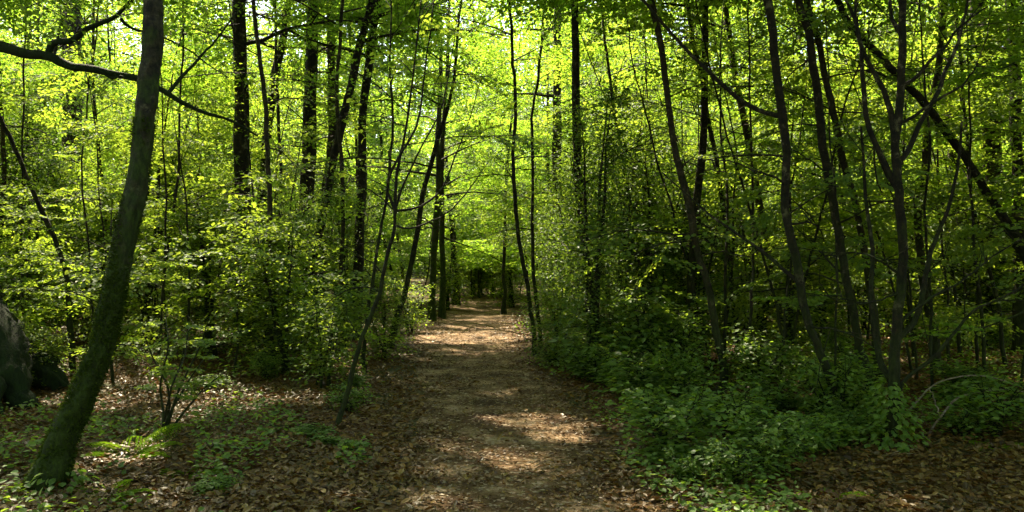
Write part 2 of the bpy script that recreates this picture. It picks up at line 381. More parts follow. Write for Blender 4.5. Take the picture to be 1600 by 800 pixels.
def limb_system(rng, tp, tr, z0, z1, n, R, rise=1.0, spray_step=.23, bare=0, sub=True):
    """limbs along the trunk from height z0 to z1; returns tubes and sprays"""
    tubes, sp = [], []
    zz = tp[:, 2]; order = np.argsort(zz)
    ph = rng.uniform(0, 6.28)
    for i in range(n+bare):
        dead = i >= n
        t = rng.random() if dead else (i+rng.uniform(.1, .9))/n
        z = z0+(z1-z0)*t if not dead else rng.uniform(max(.9, zz[0]+.9), z0+1.0)
        q = np.array([np.interp(z, zz[order], tp[order, k]) for k in range(3)])
        r = float(np.interp(z, zz[order], tr[order]))
        az = ph+i*2.4+rng.normal(0, .3)
        ln = R*(.55+.75*math.sin(math.pi*min(1, .18+.72*t)))*rng.uniform(.7, 1.2)*(1-.35*t)
        el = (.15+.75*t)*rise+rng.normal(0, .12)
        if dead: ln = R*rng.uniform(.3, .75); el = rng.uniform(-.1, .6)
        k = 7; s = np.linspace(0, 1, k)
        els = el-.55*s*s+rng.normal(0, .07, k); azs = az+np.cumsum(rng.normal(0, .10, k))
        step = ln/(k-1)
        dirs = np.stack([np.cos(azs)*np.cos(els), np.sin(azs)*np.cos(els), np.sin(els)], 1)*step
        pts = q+np.concatenate([[np.zeros(3)], np.cumsum(dirs[:-1], 0)])
        r0 = min(r*.55, .012+.011*ln) if not dead else min(r*.4, .005+.006*ln)
        tubes.append((pts, np.linspace(r0, .004, k), 5))
        def add_sprays(pl, a0, s0, stepm):
            L = np.linalg.norm(pl[-1]-pl[0]); m = max(1, int(L/stepm))
            for j in range(m):
                u = s0+(1-s0)*(j+rng.uniform(.3, 1))/m; u = min(u, 1)
                f = u*(len(pl)-1); a = int(min(f, len(pl)-2)); c = pl[a]+(pl[a+1]-pl[a])*(f-a)
                sd = rng.choice((-1, 1))*rng.uniform(.1, .9) if u < .9 else rng.normal(0, .3)
                sp.append((*c, a0+sd, rng.normal(-.16, .30), rng.normal(0, .34), rng.uniform(.45, 1.15)))
        if not dead: add_sprays(pts, az, .25, spray_step)
        if not sub: continue
        m = int(ln/(.38 if not dead else .3))
        for j in range(m):
            u = (.2+.75*(j+rng.random())/m); a = min(int(u*(k-1)), k-2)
            c = pts[a]+(pts[a+1]-pts[a])*(u*(k-1)-a)
            sg = 1 if j % 2 else -1
            a2 = azs[a]+sg*rng.uniform(.5, 1.0); e2 = els[a]+rng.normal(0, .2 if not dead else .45)
            l2 = ln*.42*(1.1-u)+.25
            p2 = c+np.outer(np.array([0, .5, 1.])*l2, (math.cos(a2)*math.cos(e2), math.sin(a2)*math.cos(e2), math.sin(e2)))
            p2[1] += rng.normal(0, .04*l2, 3); p2[2, 2] -= .10*l2
            tubes.append((p2, np.array([r0*.4+.001, .004, .0025]), 3))
            if not dead: add_sprays(p2, a2, .3, spray_step)
    return tubes, sp

LEAFTOT = [0]
def crown_mesh(name, sp, rng, mat, origin, coarse, cull=True, near=7.0, six=True):
    p, d, n, l = place_sprays(sp, rng, coarse)
    if cull:
        k = keep(p, rng, near); p, d, n, l = p[k], d[k], n[k], l[k]
    LEAFTOT[0] += len(p)
    return leaves(name, p-np.asarray(origin), d, n, l, l*rng.uniform(.56, .72, len(l)), mat, six)

def trunk_line(px_pts, Y, rng, H, wob=.015, dY=0.0, nseg=None):
    """trunk centre line through photo points at distance Y, carried on upward to height H"""
    pts = [P(x, y, Y+dY*i/(len(px_pts)-1)) for i, (x, y) in enumerate(px_pts)]
    base = pts[0].copy(); gz = float(ground_z(base[0], base[1])); 
    pts[0][2] = gz-.08
    d = unit((pts[-1]-pts[-2])[None])[0]
    while pts[-1][2] < H:
        d = unit((d*.8+np.array([0, 0, .25])+rng.normal(0, .05, 3))[None])[0]
        pts.append(pts[-1]+d*1.2)
    pts = np.array(pts)
    return smooth_line(pts, nseg or max(24, int(pts[-1, 2]*5)), rng, wob)

def make_tree(name, label, px_pts, Y, width_px, H=12, crown=(5, 2.3, 16), seed=1, mat='bark', leafmat='beech',
              cat='tree', group=None, bare=3, top_ratio=.72, flare=1.35, dY=0.0, sides=10, rough=.20, wob=.020,
              extra=None, coarse=False, near=7.0, kids=None, six=None, crown_top=None):
    rng = np.random.default_rng(seed)
    tp = trunk_line(px_pts, Y, rng, H, wob, dY)
    if sides > 16: tp = smooth_line(tp, len(tp)*3)
    r0 = width_px/F*Y/2*(.78 if Y < 13 or name in ('slim_tree', 'slender_pole') else 1.0)
    z = np.clip(tp[:, 2]/H, 0, 1)
    tr = r0*(1-(1-top_ratio)*np.clip(z*2.2, 0, 1))*(1-.75*np.clip((z-.45)/.55, 0, 1))
    tr = tr*(1+(flare-1)*np.exp(-np.maximum(tp[:, 2], 0)/.28))
    tubes, sp = limb_system(rng, tp, tr, crown[0], (crown_top or H)-.3, crown[2], crown[1], bare=bare)
    base = (tp[0, 0], tp[0, 1], tp[0, 2]+.08)
    root = empty(name, label, cat, base, group)
    tm = [(tp, tr, sides, rough, seed)]+[(p, r, s) for p, r, s in tubes]
    if extra: tm += extra(rng, tp, tr)
    obj('trunk', tubes_mesh('trunk', tm, mat, base), root)
    sp = np.array(sp)
    if len(sp):
        obj('crown', crown_mesh('crown', sp, rng, leafmat, base, coarse, True, near, (Y < 13) if six is None else six), root)
    return root, tp, tr

def moss_tufts(root, tp, tr, n, zmax, seed):
    rng = np.random.default_rng(seed); b = np.array(root.location)
    u = rng.random(n)**1.5*np.interp(zmax, tp[:, 2], np.arange(len(tp))); i = u.astype(int); f = (u-i)[:, None]
    c = tp[i]*(1-f)+tp[i+1]*f; t = unit(tp[i+1]-tp[i]); a = unit(np.cross(t, (1., 0, .1))); bb = np.cross(t, a)
    th = rng.uniform(0, 6.28, n); o = np.cos(th)[:, None]*a+np.sin(th)[:, None]*bb
    kk = vnoise(th*1.6, c[:, 2]*3.2, seed)+.5*(1-c[:, 2]/zmax) > .62
    c, o, t, r_ = c[kk], o[kk], t[kk], tr[i][kk]; m = len(c)
    p = c+o*(r_*rng.uniform(.93, 1.03, m))[:, None]
    l = rng.uniform(.012, .035, m)
    obj('moss', leaves('moss', p-b, o+rng.normal(0, .6, (m, 3)), t+rng.normal(0, .5, (m, 3)), l, l*.45, 'moss', False), root)
# ------------------------------------------------------------------ ground and path
def grid(xs, ys, name, mat, zoff=0.0, mask=None):
    X, Y = np.meshgrid(xs, ys); Z = ground_z(X, Y)+zoff
    v = np.stack([X, Y, Z], -1).reshape(-1, 3); nx, ny = len(xs), len(ys)
    i = (np.arange(ny-1)[:, None]*nx+np.arange(nx-1)[None]).ravel()
    q = np.stack([i, i+1, i+nx+1, i+nx], 1).ravel()
    return raw_mesh(name, v, q, np.full(len(i), 4), mat, True)
def spread(a, b, n, pw=2.2):
    t = np.linspace(-1, 1, n); return (a+b)/2+(b-a)/2*np.sign(t)*np.abs(t)**pw
ys = np.concatenate([np.linspace(-60, 2, 30)[:-1], np.linspace(2, 16, 220)[:-1], np.linspace(16, 40, 140)[:-1], np.linspace(40, 600, 60)])
xs = np.concatenate([np.linspace(-300, -26, 24)[:-1], np.linspace(-26, -8, 60)[:-1], np.linspace(-8, 8, 220)[:-1], np.linspace(8, 26, 60)[:-1], np.linspace(26, 300, 24)])
g = obj('ground', grid(xs, ys, 'ground', 'ground')); g['kind'] = 'structure'
# path: its own sheet, with a ragged edge, 5 mm above the floor
ny, nx = 420, 44
yy = np.concatenate([np.linspace(-6, 14, 260)[:-1], np.linspace(14, 40, 161)])
el = path_l(yy)+.22*(vnoise(yy*1.3, yy*0, 21)-.5)+.10*(vnoise(yy*5, yy*0, 22)-.5)
er = path_r(yy)+.22*(vnoise(yy*1.3, yy*0, 23)-.5)+.10*(vnoise(yy*5, yy*0, 24)-.5)
tt = np.linspace(0, 1, nx)
PX = el[:, None]*(1-tt)+er[:, None]*tt; PYY = np.repeat(yy[:, None], nx, 1)
PZ = ground_z(PX, PYY)+.006+.004*np.sin(np.pi*tt)[None]
v = np.stack([PX, PYY, PZ], -1).reshape(-1, 3)
i = (np.arange(len(yy)-1)[:, None]*nx+np.arange(nx-1)[None]).ravel()
pth = obj('path', raw_mesh('path', v, np.stack([i, i+1, i+nx+1, i+nx], 1).ravel(), np.full(len(i), 4), 'path', True))
pth['kind'] = 'structure'

def attach(line, tp):
    """pull the start of a branch onto the trunk it grows from"""
    line = np.array(line); q = tp[np.argmin(((tp-line[0])**2).sum(1))]
    return line+(q-line[0])*(1-np.linspace(0, 1, len(line)))[:, None]
# ------------------------------------------------------------------ hand-placed trees (photo points from the base up)
TREES = []
def T(*a, **k):
    r = make_tree(*a, **k); TREES.append((r[1][0, 0], r[1][0, 1])); return r

_lt = T('leaning_tree', 'nearest mossy tree leaning right, its thick trunk rising from leaf litter left of the path',
  [(62, 775), (108, 665), (152, 555), (175, 470), (192, 390), (215, 280), (232, 160), (239, 60), (241, -60)], 5.55, 47, H=13,
  crown=(5.5, 2.6, 16), seed=101, mat='bark_moss', bare=0, sides=30, rough=.20, top_ratio=.80, flare=1.6, wob=.012, dY=.9)
moss_tufts(*_lt, 16000, 2.6, 3)
def bough(rng, tp, tr):
    m = smooth_line([P(-60, 60, 9.0), P(0, 74, 8.8), P(40, 84, 8.7), P(75, 88, 8.6), P(110, 105, 8.6), P(160, 112, 8.6), P(215, 122, 8.7), P(262, 148, 8.8), P(305, 172, 8.9), P(352, 186, 9.0), P(402, 212, 9.2)], 40, rng, .012)
    s1 = smooth_line([P(72, 88, 8.6), P(84, 70, 8.6), P(102, 66, 8.5), P(130, 50, 8.5), P(150, 40, 8.5), P(180, 26, 8.5), P(215, -8, 8.4), P(250, -60, 8.3)], 26, rng, .012)
    s2 = smooth_line([P(262, 148, 8.8), P(290, 115, 9), P(320, 82, 9.2), P(350, 45, 9.4), P(385, 0, 9.6)], 18, rng, .015)
    s3 = smooth_line([P(190, 30, 8.5), P(215, 48, 8.7), P(262, 62, 8.9), P(310, 90, 9.2), P(360, 122, 9.5)], 18, rng, .012)
    s4 = smooth_line([P(150, 108, 8.6), P(175, 122, 8.6), P(190, 120, 8.6), P(230, 135, 8.7)], 10, rng, .01)
    return [(m, np.linspace(.066, .010, 40), 9, .12, 3), (s1, np.linspace(.040, .014, 26), 8, .12, 4), (s2, np.linspace(.022, .006, 18), 6),
            (s3, np.linspace(.018, .005, 18), 6), (s4, np.linspace(.02, .008, 10), 5)]
_ot = T('old_tree', 'huge old tree at the left edge with black mossy buttress roots and a crooked bough',
  [(-95, 640), (-80, 520), (-72, 300), (-66, 60), (-64, -120)], 9.2, 92, H=15, crown=(6, 3.6, 20), seed=102, mat='bark_old',
  bare=0, sides=28, rough=.2, flare=1.6, wob=.01, extra=lambda rng, tp, tr: bough(rng, tp, tr)+[
      (smooth_line([P(-80, 470, 9.3), P(-45, 508, 9.0), P(-10, 548, 8.8), P(12, 585, 8.6), P(30, 615, 8.5), P(44, 640, 8.4)], 26, rng, .02), np.linspace(.33, .07, 26), 22, .5, 5),
      (smooth_line([P(-70, 470, 9.5), P(-20, 525, 9.5), P(28, 553, 9.5), P(64, 577, 9.5), P(94, 598, 9.5), P(112, 618, 9.5)], 26, rng, .02), np.linspace(.36, .06, 26), 22, .5, 6),
      (smooth_line([P(-90, 480, 8.9), P(-60, 560, 8.5), P(-30, 620, 8.2), P(-10, 660, 8.0)], 20, rng, .02), np.linspace(.38, .07, 20), 22, .5, 7)])
moss_tufts(*_ot, 9000, 3.0, 4)
T('pale_tree', 'broad pale trunk far behind the crooked bough on the left',
  [(100, 520), (108, 350), (112, 180), (114, 0), (114, -80)], 20, 33, H=15, crown=(4.5, 3, 22), seed=103, mat='bark_far', bare=2, sides=14)
T('bent_sapling', 'thin dark bent sapling between the old buttressed tree and the mossy leaning tree',
  [(113, 592), (108, 500), (100, 425), (82, 365), (60, 320), (30, 250), (2, 192), (-20, 150)], 10.7, 11, H=7, crown=(4.6, 1.4, 9), seed=104, bare=4, top_ratio=.8)
T('forest_tree', 'straight dark trunk nearest the leaning mossy tree, with leafy sprays across its top',
  [(381, 545), (380, 400), (378, 250), (376, 100), (375, -40)], 14.3, 27, H=15, crown=(4.8, 2.6, 20), seed=105, bare=3, sides=14)
T('forest_tree', 'slanting mid-sized trunk between two straight dark trunks on the left',
  [(388, 540), (402, 400), (412, 270), (428, 130), (448, 20), (458, -40)], 17, 16, H=14, crown=(5, 2.3, 18), seed=106, bare=3)
T('forest_tree', 'thick dark straight trunk left of the brown trunk in the left tree cluster',
  [(474, 520), (478, 400), (482, 280), (487, 120), (491, 0), (494, -60)], 16, 24, H=15, crown=(5.2, 2.6, 20), seed=107, bare=4, sides=14)
T('forest_tree', 'warm brown sunlit trunk in the left cluster, bare until high up',
  [(498, 530), (508, 320), (519, 220), (519, 130), (516, 0), (515, -40)], 17, 16, H=14, crown=(5.4, 2.4, 18), seed=108, mat='bark_far', bare=3)
T('forking_tree', 'left stem of the leaning pair that crosses the brown trunk',
  [(468, 560), (490, 420), (510, 305), (530, 210), (545, 150), (565, 70), (582, 0), (592, -50)], 14.2, 14, H=13, crown=(5, 2.3, 16), seed=109, bare=4, top_ratio=.85)
T('forest_tree', 'dark upright trunk on the right side of the left cluster, before the open canopy',
  [(556, 540), (560, 400), (565, 300), (570, 160), (584, 40), (596, -60)], 15, 16, H=14, crown=(5, 2.4, 18), seed=110, bare=3)
def fan(rng, tp, tr):
    L = [[(612, 335), (600, 300), (618, 250), (650, 190), (662, 110), (672, 40), (680, -30)],
         [(618, 325), (630, 285), (660, 225), (690, 160), (705, 90), (715, 20)],
         [(620, 318), (660, 312), (692, 288), (712, 240), (735, 180), (752, 120)],
         [(640, 352), (680, 352), (712, 330), (742, 290), (765, 250)],
         [(602, 420), (575, 400), (545, 385), (520, 380)], [(588, 465), (560, 455), (530, 462), (500, 490), (478, 540)],
         [(575, 520), (548, 490), (540, 470)], [(612, 330), (580, 300), (548, 280), (530, 240)]]
    W = [.024, .018, .02, .016, .01, .012, .008, .012]
    return [(attach(smooth_line([P(x, y, 7.65+rng.uniform(-.06, .12)*k) for k, (x, y) in enumerate(l)], 16, rng, .012), tp), np.linspace(w, w*.3, 16)*.65, 6) for i, (l, w) in enumerate(zip(L, W))]
T('fan_sapling', 'slender sapling by the path verge that fans into several rising stems',
  [(524, 672), (545, 610), (562, 548), (580, 490), (600, 425), (612, 370), (616, 320), (624, 250), (640, 160)], 7.6, 10, H=4.0, crown=(2.3, 1.0, 8),
  seed=111, bare=3, top_ratio=.7, extra=fan, leafmat='beech_dull', near=7.2)
T('slender_tree', 'thin straight stem just behind the fanning sapling', [(567, 582), (572, 520), (580, 450), (590, 380), (606, 300), (612, 200)], 11.1, 8, H=6, crown=(3.6, 1.1, 8), seed=112, bare=3)
T('slender_tree', 'thin stem leaning right toward the path, third from the fanning sapling',
  [(608, 545), (622, 490), (640, 425), (652, 360), (662, 300), (680, 230)], 13.9, 10, H=7, crown=(4, 1.3, 9), seed=113, bare=3)
T('verge_tree', 'left of two pale mossy trunks beside the far end of the path', [(675, 502), (676, 440), (680, 380), (684, 300)], 19.4, 11, H=10, crown=(2.0, 1.9, 14), seed=114, mat='bark_moss', bare=2, six=False)
T('verge_tree', 'right of two pale mossy trunks beside the far end of the path', [(691, 499), (692, 440), (692, 380), (690, 300)], 20.2, 9.5, H=10, crown=(2.2, 1.9, 14), seed=115, mat='bark_moss', bare=2, six=False)
T('dark_trunk', 'short black trunk at the far left bend of the path', [(712, 477), (712, 450), (710, 430), (708, 380)], 25.5, 11, H=8, crown=(1.5, 1.5, 12), seed=116, bare=1, flare=1.8, six=False)
T('verge_tree', 'dark trunk with flared foot at the right bend of the path far off', [(789, 491), (788, 460), (787, 420), (790, 330)], 21.7, 5.5, H=9, crown=(2.4, 1.6, 12), seed=117, bare=1, flare=2.2, six=False)
T('slim_tree', 'slim dark tree at the right path edge, nearer of the twin pair', [(836, 558), (832, 510), (824, 460), (812, 380), (803, 290), (804, 200), (806, 130), (800, 60), (792, -40)], 12.9, 9, H=9, crown=(4.4, 1.5, 12), seed=118, bare=4, top_ratio=.8)
T('slim_tree', 'slimmer tree just right of the nearer twin at the right path edge', [(849, 548), (840, 480), (833, 410), (832, 300), (832, 200), (840, 120), (846, 60), (852, -40)], 13.8, 7.5, H=9, crown=(4.6, 1.4, 11), seed=119, bare=4, top_ratio=.8)
T('forest_tree', 'tall straight dark trunk rising out of the holly right of the path', [(930, 592), (922, 480), (912, 350), (903, 240), (900, 120), (897, 0), (896, -60)], 11.2, 19, H=15, crown=(5, 2.6, 20), seed=120, bare=3, sides=14)
T('forest_tree', 'dim trunk close behind the tall straight trunk by the holly', [(880, 520), (874, 380), (870, 240), (869, 120), (872, 0), (872, -60)], 18, 18, H=14, crown=(4.6, 2.4, 18), seed=121, mat='bark_far', bare=3)
T('thin_tree', 'thin tree crossing the holly, leaning left at the top', [(1010, 545), (1000, 430), (985, 310), (965, 200), (950, 110), (943, 40), (938, -40)], 12.5, 9, H=9, crown=(4.6, 1.5, 12), seed=122, bare=10, mat='bark_far')
T('curved_tree', 'curved tree with a foot in the brambles right of the path', [(1131, 612), (1127, 550), (1112, 480), (1096, 410), (1078, 330), (1058, 250), (1045, 170), (1034, 90), (1020, 0), (1012, -60)], 9.7, 15, H=11, crown=(4.6, 2.0, 14), seed=123, bare=10, top_ratio=.85, mat='bark_far')
T('thin_tree', 'dark thin stem between the curved bramble tree and the big right-hand clump', [(1155, 562), (1148, 480), (1138, 390), (1124, 290), (1110, 200), (1095, 120), (1078, 40), (1068, -40)], 12.5, 10, H=10, crown=(4.8, 1.7, 13), seed=124, bare=10, top_ratio=.85)
def arc(rng, tp, tr):
    m = smooth_line([P(1245, 425, 8), P(1195, 385, 8.1), P(1140, 350, 8.3), P(1095, 320, 8.5), P(1035, 270, 8.7)], 16, rng, .012)
    m2 = smooth_line([P(1222, 200, 7.8), P(1180, 185, 7.9), P(1120, 138, 8.0), P(1060, 72, 8.2), P(1000, 0, 8.4), P(960, -50, 8.5)], 18, rng, .012)
    m, m2 = attach(m, tp), attach(m2, tp)
    return [(m, np.linspace(.02, .006, 16), 6), (m2, np.linspace(.026, .01, 18), 6)]
T('clump_tree', 'leftmost stem of the big right-hand clump, bending out to the left', [(1336, 672), (1310, 625), (1286, 560), (1262, 490), (1242, 410), (1230, 330), (1222, 235), (1216, 130), (1208, 60), (1197, -10), (1186, -60)], 7.6, 17, H=11, crown=(4.4, 2.2, 14), seed=125, bare=10, sides=14, top_ratio=.85, extra=arc)
T('clump_tree', 'second stem of the big right-hand clump, dark and evenly leaning', [(1366, 645), (1356, 590), (1342, 530), (1322, 440), (1306, 350), (1290, 240), (1275, 130), (1262, 60), (1248, 0), (1240, -60)], 8.5, 17, H=12, crown=(4.8, 2.2, 14), seed=126, bare=10, sides=14, top_ratio=.85)
T('clump_tree', 'brownish third stem just behind the second stem of the right-hand clump', [(1374, 600), (1368, 520), (1356, 430), (1338, 330), (1318, 250), (1300, 170), (1280, 80), (1262, 0), (1252, -60)], 10.2, 14, H=12, crown=(5, 2.1, 14), seed=127, bare=9, mat='bark_far', top_ratio=.85)
def forks(rng, tp, tr):
    L = [([(1404, 300), (1392, 180), (1362, 112), (1340, 50), (1338, -20)], .030), ([(1403, 305), (1360, 210), (1348, 130), (1342, 60), (1322, 0), (1300, -50)], .026), ([(1402, 302), (1378, 265), (1364, 215), (1370, 290), (1378, 300)], .012),
         ([(1403, 605), (1380, 560), (1366, 470), (1364, 380), (1352, 280), (1345, 200)], .03), ([(1402, 75), (1392, 40), (1386, 0), (1388, -60)], .022),
         ([(1413, 270), (1440, 225), (1468, 160), (1492, 95), (1508, 35), (1512, -20)], .026), ([(1411, 545), (1440, 510), (1452, 450), (1466, 390), (1482, 330), (1500, 250), (1505, 190)], .028),
         ([(1410, 135), (1440, 110), (1478, 70), (1502, 40), (1545, 10)], .018), ([(1411, 190), (1450, 165), (1500, 135), (1530, 100)], .016),
         ([(1412, 640), (1428, 600), (1470, 560), (1520, 500), (1560, 470), (1610, 440)], .018), ([(1412, 520), (1450, 480), (1500, 450), (1545, 410), (1600, 370)], .014),
         ([(1400, 420), (1370, 400), (1335, 390), (1290, 400)], .012), ([(1396, 460), (1350, 475), (1310, 468), (1285, 462)], .010)]
    out = []
    for i, (l, w) in enumerate(L):
        d = rng.uniform(-.12, .16)
        pp = attach(smooth_line([P(x, y, 7.1+d*k) for k, (x, y) in enumerate(l)], 20, rng, .012), tp)
        out.append((pp, np.linspace(w, max(.004, w*.35), 20), 6))
        for _ in range(5):
            j = int(rng.integers(6, 19)); dd = unit((pp[j]-pp[j-1])[None])[0]; q = unit((dd+rng.normal(0, .7, 3))[None])[0]
            ln = rng.uniform(.2, .6); out.append((np.array([pp[j], pp[j]+q*ln*.5+rng.normal(0, .02, 3), pp[j]+q*ln+rng.normal(0, .04, 3)]), np.array([.005, .004, .002]), 4))
    return out
T('forking_tree', 'many-branched dark tree with ivy at its foot, rightmost stem of the clump', [(1389, 692), (1394, 610), (1402, 520), (1410, 420), (1404, 320), (1402, 230), (1407, 120), (1408, 30), (1409, -60)], 7.05, 21, H=9, crown=(4.4, 2.0, 12), seed=128, bare=2, sides=14, top_ratio=.62, extra=forks)
T('slanted_tree', 'strongly slanted dark trunk crossing behind the many-branched tree', [(1680, 560), (1610, 420), (1560, 330), (1515, 255), (1478, 205), (1432, 148), (1395, 112), (1345, 60), (1305, 0), (1280, -50)], 10.0, 19, H=8, crown=(5.0, 2.0, 12), seed=129, bare=9, sides=12, top_ratio=.8)
T('forest_tree', 'brown wide trunk in the upper right behind the slanted trunk', [(1552, 540), (1556, 380), (1548, 220), (1536, 90), (1526, 0), (1520, -60)], 15, 30, H=15, crown=(5, 2.6, 20), seed=130, mat='bark_far', bare=2, sides=14)
T('forest_tree', 'dark wide trunk nearest the right edge of the view', [(1592, 560), (1592, 420), (1590, 260), (1584, 120), (1578, 0), (1574, -60)], 12.5, 24, H=15, crown=(4.4, 2.6, 20), seed=131, bare=9, sides=14)
T('forest_tree', 'dim trunk between the many-branched tree and the brown wide trunk', [(1466, 592), (1460, 520), (1444, 440), (1436, 330), (1450, 200), (1470, 80), (1478, -40)], 10.9, 17, H=12, crown=(5, 2.1, 14), seed=132, mat='bark_far', bare=9)
T('forest_tree', 'dark short-looking trunk behind brambles, lower half in shade right of the holly', [(1072, 580), (1076, 500), (1082, 420), (1090, 300), (1100, 150), (1104, 0)], 11.6, 17, H=12, crown=(4.8, 2.0, 14), seed=133, bare=3)
T('thin_tree', 'thin stem far right of the curved tree, half hidden in leaves', [(1235, 560), (1215, 470), (1198, 380), (1180, 290), (1160, 180), (1142, 80), (1128, -40)], 13.5, 12, H=11, crown=(4.4, 1.8, 13), seed=134, bare=10, mat='bark_far')
T('forest_tree', 'distant dim trunk right of the slanted trunk foot', [(1508, 560), (1502, 440), (1492, 300), (1482, 160), (1470, 0), (1466, -50)], 14.5, 15, H=13, crown=(4.6, 2.3, 16), seed=135, bare=9, mat='bark_far')

for i, (x, y, lab) in enumerate([(-3.3, 11.4, 'slim grey tree just left of the fanning sapling, dense crown high overhead'), (-2.75, 13.6, 'slim grey tree left of the stem that leans toward the path'),  # added trees, set sunward so their dense crowns shade the path
                            (-4.3, 15.6, 'slim grey tree between the dark upright trunk and the pair crossing the brown trunk'), (-3.4, 18.4, 'slim grey tree behind the stem that leans toward the path')]):
    px = CX+x/y*F; by = HY+CAMH*F/y
    T('slim_tree', lab, [(px, by), (px-4, by-120), (px-2, by-260), (px-10, by-420)], y, .10*F/y, H=11.5, crown=(5.2 if y > 10 else 4.4, 2.7, 30), seed=160+i, mat='bark_far', bare=4, six=False)
# ------------------------------------------------------------------ filler trees, own mesh each while near
def free(x, y, d, lst): return all((x-a)**2+(y-b)**2 > d*d for a, b in lst)
rng = np.random.default_rng(77)
LAB = {('l', 0): 'slim leafy tree standing among others in the thicket left of the path',
       ('r', 0): 'slim leafy tree standing among others in the thicket right of the path'}
cnt = 0
while cnt < 118:
    y = 6.5+(rng.random()**.75)*25
    x = rng.uniform(-.95, .95)*y
    if y < 10.5 and abs(x) < .66*y: continue
    if path_d(x, y) < .9 and y < 27: continue
    if abs(x) < 1.6 and y < 14: continue
    if not free(x, y, 1.0, TREES): continue
    TREES.append((x, y)); cnt += 1
    px = CX+x/y*F; lean = rng.normal(0, 28); by = HY+CAMH*F/y
    pts = [(px, by), (px+lean*.4+rng.normal(0, 4), by-120), (px+lean+rng.normal(0, 6), by-260), (px+lean*1.5+rng.normal(0, 8), by-400)]
    s = 'l' if px < 740 else 'r'
    H = rng.uniform(7.5, 14)
    make_tree('slim_tree', LAB[s, 0], pts, y, (rng.uniform(.035, .07) if y < 16 and abs(x) < .62*y else rng.uniform(.06, .15))*F/y, H=H, crown=(rng.uniform(2.0, 3.6) if y > 15 else rng.uniform(3.4, 4.6), rng.uniform(1.5, 2.4), int(H*1.5)),
              seed=1000+cnt, mat='bark_far' if rng.random() < .6 else 'bark', group='slim trees in the thicket '+('left' if s == 'l' else 'right')+' of the path',
              bare=3, sides=7, six=False, coarse=y > 22)

# slender leaning poles between the big stems
rng = np.random.default_rng(41)
cnt = 0
while cnt < 43:
    y = 8.2+rng.random()*9; px = rng.uniform(960, 1590) if cnt < 34 else (rng.uniform(20, 340) if cnt < 43 else rng.uniform(600, 640)); x = (px-CX)/F*y
    if not free(x, y, .45, TREES): continue
    TREES.append((x, y)); cnt += 1; s = 'right' if px > 740 else 'left'
    by = HY+CAMH*F/y; lean = (rng.normal(-55, 45) if s == 'right' else rng.normal(15, 40)); b_ = rng.normal(0, 18)
    pts = [(px, by), (px+lean*.3+b_*.5, by-130), (px+lean*.75+b_, by-280), (px+lean*1.3+b_*.4, by-430)]
    make_tree('slender_pole', f'slender young pole with bare twigs among the bigger stems {s} of the path', pts, y, rng.uniform(.03, .055)*F/y, H=rng.uniform(4.5, 7.5),
              crown=(3.6, .8, 3), seed=2000+cnt, mat='bark' if rng.random() < .6 else 'bark_far', group=f'slender young poles {s} of the path', bare=9, sides=6, six=False, wob=.022, leafmat='beech_dull')

# background trees beyond ~30 m: six prototypes, copies of their parts
def proto_tree(seed, H, R, zb, r0):
    rng = np.random.default_rng(seed)
    pts = [np.array([0, 0, -.1])]
    d = np.array([rng.normal(0, .06), rng.normal(0, .06), 1.])
    while pts[-1][2] < H:
        d = unit((d+rng.normal(0, .05, 3)+np.array([0, 0, .1]))[None])[0]; pts.append(pts[-1]+d)
    tp = smooth_line(pts, 30, rng, .01); tr = r0*(1-.8*np.linspace(0, 1, 30))*(1+.4*np.exp(-np.maximum(tp[:, 2], 0)/.3))
    tubes, sp = limb_system(rng, tp, tr, zb, H-.3, int(H*1.7), R, spray_step=.28)
    return tubes_mesh('trunk', [(tp, tr, 8, .08, seed)]+tubes, 'bark_far'), crown_mesh('crown', np.array(sp), rng, 'beech', (0, 0, 0), True, False, six=False)
protos = [proto_tree(300+i, *a) for i, a in enumerate([(15, 2.7, 2.2, .14), (13, 2.4, 1.8, .10), (17, 3.0, 3.0, .18), (11, 2.2, 1.4, .08), (16, 2.8, 3.5, .15), (14, 2.9, 1.6, .12)])]
first = {}
far = []
k = 0
while k < 150:
    y = 31+rng.random()**.8*34; x = rng.uniform(-.74, .74)*y
    if not free(x, y, 1.8, far) or (-9 < x < 3 and y < 40): continue
    far.append((x, y)); k += 1
    which = int(rng.integers(0, 6)); s = 'l' if x/y*F+CX < 740 else 'r'
    lab = 'distant sunlit tree merging into the bright green depth '+('left of' if s == 'l' else 'right of')+' the path end'
    grp = 'distant trees '+('left' if s == 'l' else 'right')+' of the path end'
    loc = (x, y, float(ground_z(x, y))); rz = rng.uniform(0, 6.28); sc_ = rng.uniform(.8, 1.1)
    if which not in first:
        r = empty('background_tree', lab, 'tree', loc, grp); r.rotation_euler.z = rz; r.scale = (sc_,)*3
        obj('trunk', protos[which][0], r); obj('crown', protos[which][1], r); first[which] = r
    else:
        copy_thing(first[which], loc, rz, (sc_,)*3, lab, grp)

# the wood goes on beside and behind the viewpoint
near_ring = []
k = 0
rng = np.random.default_rng(18)
while k < 112:
    y = rng.uniform(-26, 34); x = rng.uniform(-28, 28)
    if y > 1 and abs(x) < .80*y+1.2: continue
    if abs(x) < 1.9 or x*x+y*y < 9: continue
    if not free(x, y, 2.2, near_ring): continue
    near_ring.append((x, y)); k += 1
    copy_thing(first[int(rng.integers(0, 6))], (x, y, float(ground_z(x, y))), rng.uniform(0, 6.28), (rng.uniform(.85, 1.1),)*3,
               'tree of the surrounding wood, beside or behind the viewpoint', 'trees of the surrounding wood')

